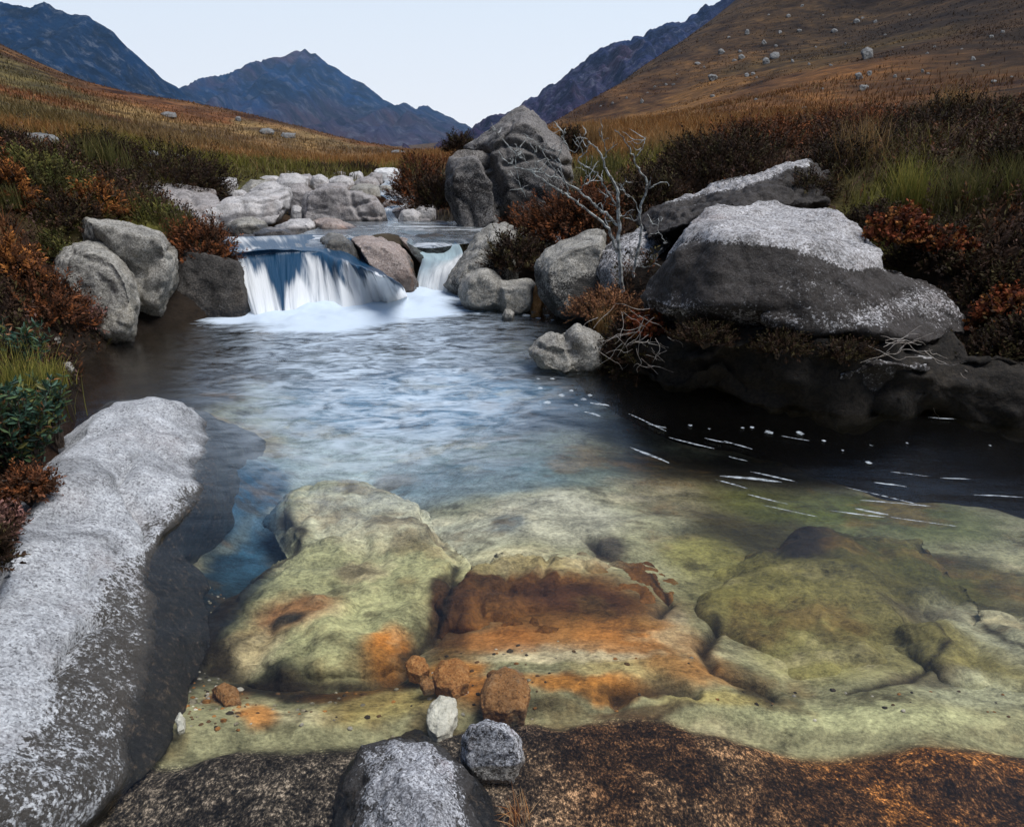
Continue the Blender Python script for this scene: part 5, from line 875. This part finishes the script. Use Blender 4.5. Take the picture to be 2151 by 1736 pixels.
def build_foam():
    r = np.random.default_rng(91)
    SK = [(1324,938,1405,972,7,0),(1512,998,1642,1012,9,1),(1504,1007,1570,1025,4,0),(1575,990,1670,1010,5,0),(1570,1038,1655,1058,4,0),(1404,918,1500,942,4,0),(1520,925,1580,943,4,0),(1836,1012,1905,1022,5,0),(1775,1022,1955,1065,3,0),(1808,1050,1955,1062,4,0),(1795,1068,1866,1080,7,1),(1745,1072,1860,1086,4,0),(1870,1085,2010,1105,3,0),(1240,845,1280,852,7,1),(1228,864,1262,874,6,0),(1320,868,1400,905,3,0),(1360,890,1400,898,3,0),(1480,920,1530,930,4,0),(1530,958,1570,968,3,0),(1975,1003,2040,1006,3,0),(2045,1038,2150,1044,4,0),(1870,990,1950,1000,2.5,0),(1600,1060,1720,1085,2.5,0),(1640,915,1700,925,2.5,0),(1950,876,2010,880,4,0)]
    def strip(u0, v0, u1, v1, px, seed):
        n = 22; t = np.linspace(0, 1, n); a = np.array(PZ(u0, v0, .012)); b = np.array(PZ(u1, v1, .012)); mid = a + (b - a) * t[:, None]; d = (b - a)[:2]; d = d / np.linalg.norm(d); pn = np.array((-d[1], d[0], 0)); w = .8 * px / F * mid[:, 1].mean()
        mid = mid + pn * (.35 * w * np.sin(t * 6.3 * .8 + seed) * (1 - .3 * t))[:, None]; hw = w * np.sqrt(np.clip(np.sin(np.pi * np.clip(t, .02, .98)), 0, 1)) * (1 + .25 * fbm(np.stack([t * 5, t * 0, t * 0 + seed], 1), 2, seed))
        V = []; prof = [(-1, 0), (-.6, .7), (0, 1), (.6, .7), (1, 0), (0, -.6)]
        for s, z in prof: V.append(mid + pn * (hw * s)[:, None] + np.array((0, 0, 1)) * (.22 * w * z * hw / w)[:, None])
        V = np.stack(V, 1); k = len(prof); i = np.arange(n - 1)[:, None] * k; c = np.arange(k)[None]; c2 = (c + 1) % k
        q = np.stack([i + c, i + c2, i + k + c2, i + k + c], -1).reshape(-1, 4); V = V.reshape(-1, 3); ctr = V.mean(0); me = np_mesh('foam_streak', V - ctr, q.ravel(), np.full(len(q), 4)); return me, ctr
    for i, (u0, v0, u1, v1, px, big) in enumerate(SK):
        me, c = strip(u0, v0, u1, v1, px, 10 + i); o = link('foam_streak', me, MAT['foam'], loc=c)
        nm = {0: 'wavy white foam streak drifting at the left end of the streaks on the dark water', 1: 'thickest bright foam streak floating on the dark right side of the pool', 10: 'bright foam streak on the green water, larger of the lower right pair', 13: 'bright foam patch by the dark bank at the head of the foam streaks'}.get(i)
        tag(o, nm or 'thin white foam streak drifting on the dark right side of the pool', 'foam', None if nm else 'thin foam streaks drifting on the pool')
    pts = [(1825,971,6),(1615,907,8),(1680,909,8),(1730,925,4),(1580,897,5),(1560,898,4),(1450,893,4),(1490,900,3),(1170,655,6),(1150,662,5),(1190,668,4),(1130,668,5),(1160,672,4),(1105,662,8),(1120,655,6),(1210,660,5),(1175,645,5),(1180,830,7),(1150,845,8),(1135,815,6),(1200,820,5),(1225,838,6),(1160,795,5),(1130,795,4),(1240,830,6),(1210,850,5),(2080,935,3),(1905,930,3),(1770,945,3),(1830,935,3)]
    for i, (u, v, px) in enumerate(pts):
        c = np.array(PZ(u, v, .008)); R = px / F * c[1]; n = 12; a = np.arange(n) * 2 * math.pi / n; k = r.uniform(.6, 1.2, n); ring = np.stack([np.cos(a) * R * k * 1.2, np.sin(a) * R * k * 1.4, 0 * a], 1)
        V = np.concatenate([ring, ring * .6 + np.array((0, 0, .18 * R)), [[0, 0, .24 * R]], ring * .8 - np.array((0, 0, .15 * R)), [[0, 0, -.16 * R]]]); F_, S = [], []
        for j in range(n):
            j2 = (j + 1) % n; F_ += [j, j2, n + j2, n + j]; S.append(4); F_ += [n + j, n + j2, 2 * n]; S.append(3); F_ += [j2, j, 2 * n + 1 + j, 2 * n + 1 + j2]; S.append(4); F_ += [2 * n + 1 + j2, 2 * n + 1 + j, 3 * n + 1]; S.append(3)
        o = link('foam_fleck', np_mesh('foam_fleck', V, F_, S), MAT['foam'], loc=c)
        far = v < 700; mid = 780 < v < 860
        tag(o, 'small white foam fleck in the dark inlet beside the orange brown rock' if far else 'white foam fleck by the right bank below the pale creased rock' if mid else 'small white foam fleck on the dark water below the black bank', 'foam', 'foam flecks in the inlet' if far else 'foam flecks below the creased rock' if mid else 'foam flecks below the black bank')
# ---------------------------------------------------------------- materials and assembly
MAT = {}
def materials():
    M = MAT
    M['paleslab'] = granite('pale coarse granite', (.60,.615,.63), (.36,.365,.38), (.06,.06,.06), 75., stain=(.045,.038,.03), fw=.95, bw=.55, stain_amt=.0, stain_scale=4., tint=(.34,.24,.2), tint_amt=.18, split=.33, bumpd=.006)
    M['greyrock'] = granite('grey lichened granite', (.44,.42,.38), (.24,.225,.195), (.045,.04,.034), 60., stain_amt=.0, stain_scale=2.6, tint=(.20,.16,.09), tint_amt=.4, split=.34)
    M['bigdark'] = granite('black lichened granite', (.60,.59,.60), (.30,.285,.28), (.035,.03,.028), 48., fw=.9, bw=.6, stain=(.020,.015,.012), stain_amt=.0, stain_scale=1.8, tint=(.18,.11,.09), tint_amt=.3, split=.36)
    M['giantrock'] = granite('weathered giant granite', (.25,.235,.22), (.14,.128,.12), (.025,.022,.02), 40., stain=(.02,.017,.016), stain_scale=1.4, tint=(.16,.12,.09), tint_amt=.4, split=.36)
    M['darkrock'] = granite('dark wet rock', (.10,.09,.08), (.05,.045,.04), (.014,.012,.011), 50., stain_amt=.12, tint=(.06,.04,.02), tint_amt=.4)
    M['wetrock'] = granite('black wet rock', (.10,.11,.12), (.05,.055,.06), (.02,.02,.02), 50., rough=.5)
    M['paleboulder'] = granite('pale stream granite', (.56,.54,.53), (.38,.36,.35), (.12,.11,.11), 40., stain_amt=-.04, stain_scale=2., tint=(.36,.27,.22), tint_amt=.3, split=.25)
    M['whiteboulder'] = granite('white stream granite', (.72,.71,.70), (.56,.55,.54), (.2,.19,.19), 40., stain_amt=-.08, tint_amt=.05, split=.2)
    M['greyboulder'] = granite('grey stream granite', (.40,.37,.36), (.25,.23,.22), (.08,.07,.07), 40., stain_amt=-.02, stain_scale=2., tint=(.24,.17,.13), tint_amt=.4, split=.28)
    M['warmrock'] = granite('brown stained granite', (.42,.36,.33), (.27,.21,.18), (.07,.05,.045), 45., stain_amt=-.04, tint=(.30,.15,.09), tint_amt=.6, split=.3, rough=.6)
    M['hillrock'] = granite('weathered hill rock', (.25,.25,.245), (.15,.15,.145), (.06,.06,.06), 8., stain_amt=-.02, stain_scale=1., split=.3, bumpd=.02)
    M['forerock'] = granite('speckled foreground granite', (.74,.75,.78), (.34,.34,.36), (.03,.03,.03), 120., fw=.95, bw=.55, stain=(.03,.026,.023), stain_amt=.06, stain_scale=9., tint=(.42,.20,.16), tint_amt=.3, split=.40, bumpd=.005)
    M['wetstone'] = granite('blue grey wet granite', (.40,.40,.44), (.20,.20,.22), (.03,.03,.03), 120., fw=.9, bw=.6, stain_amt=.08, stain_scale=10., split=.4, rough=.45, tint_amt=.1, bumpd=.003)
    M['orangerock'] = granite('rusty rock', (.62,.32,.13), (.46,.2,.06), (.16,.06,.02), 60., stain_amt=-.1, tint=(.3,.1,.03), tint_amt=.4, split=.3)
    M['orangestone'] = granite('algae stained stone', (.42,.24,.11), (.30,.14,.045), (.07,.04,.02), 90., stain_amt=.05, stain_scale=12., tint=(.16,.19,.16), tint_amt=.8, split=.3)
    M['orangestone2'] = granite('orange stone', (.52,.27,.10), (.38,.16,.045), (.14,.06,.02), 90., stain_amt=-.1, stain_scale=12., tint=(.5,.36,.2), tint_amt=.4, split=.3)
    M['quartz'] = granite('white quartz', (.82,.82,.76), (.66,.66,.60), (.30,.28,.22), 60., stain_amt=-.2, tint=(.5,.38,.2), tint_amt=.3, split=.22)
    M['peat'] = granite('black peat', (.03,.024,.018), (.018,.015,.012), (.008,.007,.006), 30., stain_amt=.1, tint=(.03,.02,.01), tint_amt=.3, rough=.9)
    M['bed'] = bedmat(); M['grass'] = leafmat('dry moor grass', .7, .35, .1); M['heather'] = leafmat('heather twigs', .75, .15, .08); M['leaf'] = leafmat('willow leaf', .5, .25, .3)
    def bark(nm, a, b, sc):
        m, nt, out = new_mat(nm); g = G(nt); co = g.n('ShaderNodeTexCoord').outputs['Object']; n = g.noise(co, sc, 6, .7)
        p = g.n('ShaderNodeBsdfPrincipled', {'Base Color': g.ramp(n, [(.38, a), (.6, b)]), 'Roughness': .85, 'Normal': g.bump(n, .6, .004)}); nt.links.new(p.outputs[0], out.inputs[0]); return m
    M['bark'] = bark('heather stem', (.03,.02,.014), (.10,.07,.05), 30.); M['bark2'] = bark('lichened bark', (.06,.05,.046), (.48,.50,.48), 22.); M['deadwood'] = bark('bleached root', (.18,.14,.11), (.48,.44,.40), 20.)
    m, nt, out = new_mat('floating foam'); g = G(nt); d = g.n('ShaderNodeBsdfDiffuse', {'Color': (.8,.86,.9,1)}); tp = g.n('ShaderNodeBsdfTransparent'); k = g.sm(g.noise(g.mapping(g.n('ShaderNodeNewGeometry').outputs['Position'], (1., 4., 1.)), 22., 5, .7), .36, .66)
    ms = g.n('ShaderNodeMixShader', {0: g.math('MULTIPLY', k, .42), 1: tp.outputs[0], 2: d.outputs[0]}); nt.links.new(ms.outputs[0], out.inputs[0]); M['foam'] = m
def light():
    w = bpy.data.worlds.new('World'); SC.world = w; w.use_nodes = True; nt = w.node_tree; nt.nodes.clear(); g = G(nt)
    EL, RO = math.radians(64), math.radians(100)
    sky = g.n('ShaderNodeTexSky', sky_type='NISHITA', sun_disc=False, sun_elevation=EL, sun_rotation=RO, air_density=1.0, dust_density=1., ozone_density=2.)
    z = g.n('ShaderNodeSeparateXYZ', {0: g.n('ShaderNodeTexCoord').outputs['Generated']}).outputs[2]; ck = 10.
    veil = g.ramp(z, [(0., tuple(ck * c for c in (.76,.765,.785))), (.2, tuple(ck * c for c in (.64,.70,.77))), (.38, tuple(ck * c for c in (.28,.43,.66))), (.6, tuple(ck * c for c in (.07,.14,.30)))])
    thin = g.math('SUBTRACT', 1., g.math('MULTIPLY', g.sm(z, .16, .62), .75))
    ahead = g.n('ShaderNodeSeparateXYZ', {0: g.n('ShaderNodeTexCoord').outputs['Generated']}).outputs[1]
    veil = g.mix(1., veil, g.ramp(g.math('ADD', g.math('MULTIPLY', ahead, .5), .5), [(.25, .22), (.8, 1.)]), 'MULTIPLY')
    skyc = g.mix(thin, sky.outputs[0], veil)
    bg = g.n('ShaderNodeBackground', {'Color': skyc, 'Strength': .10}); o = g.n('ShaderNodeOutputWorld'); nt.links.new(bg.outputs[0], o.inputs[0])
    L = bpy.data.lights.new('Sun', 'SUN'); L.energy = 3.3; L.angle = math.radians(42); L.color = (1, .985, .96); s = bpy.data.objects.new('Sun', L); COL.objects.link(s)
    d = Vector((math.sin(RO) * math.cos(EL), math.cos(RO) * math.cos(EL), math.sin(EL))); s.rotation_euler = d.to_track_quat('Z', 'Y').to_euler()
def camera():
    c = bpy.data.cameras.new('Camera'); c.sensor_width = 36; c.sensor_fit = 'HORIZONTAL'; c.lens = 36 * F / 2151; c.clip_end = 20000; c.clip_start = .05
    o = bpy.data.objects.new('Camera', c); COL.objects.link(o); o.location = (0, 0, H); o.rotation_euler = (math.pi / 2 - PIT, 0, 0); SC.camera = o
def haze():
    b = bmesh.new(); bmesh.ops.create_cube(b, size=1.); me = bpy.data.meshes.new('haze'); b.to_mesh(me); b.free()
    m, nt, out = new_mat('haze'); g = G(nt); v = g.n('ShaderNodeVolumePrincipled', {'Color': (.42,.68,1.,1), 'Density': HAZE, 'Anisotropy': .0}); nt.links.new(v.outputs[0], out.inputs[1])
    o = link('haze', me, m); o.scale = (7000, 4600, 960); o.location = (0, 1600, 430); tag(o, kind='stuff')
HAZE = 7e-5
import time
_t = time.time()
def lap(s):
    global _t; print('LAP', s, round(time.time() - _t, 1)); _t = time.time()
materials(); light(); camera()
build_terrain(); lap('terrain'); build_mountains(); lap('mountains'); build_bed(); lap('bed'); build_pool(); build_falls(); lap('water'); build_rocks(); lap('rocks'); build_cover(); lap('cover'); build_plants(); build_gravel(); lap('plants'); build_foam()
if HAZE: haze()
vs = SC.view_settings; SC.display_settings.display_device = 'sRGB'; vs.view_transform = 'Standard'; vs.look = 'None'; vs.exposure = .45; vs.gamma = 1.; vs.use_curve_mapping = False
cy = SC.cycles; cy.max_bounces = 8; cy.diffuse_bounces = 3; cy.glossy_bounces = 3; cy.transmission_bounces = 4; cy.transparent_max_bounces = 12; cy.volume_bounces = 0
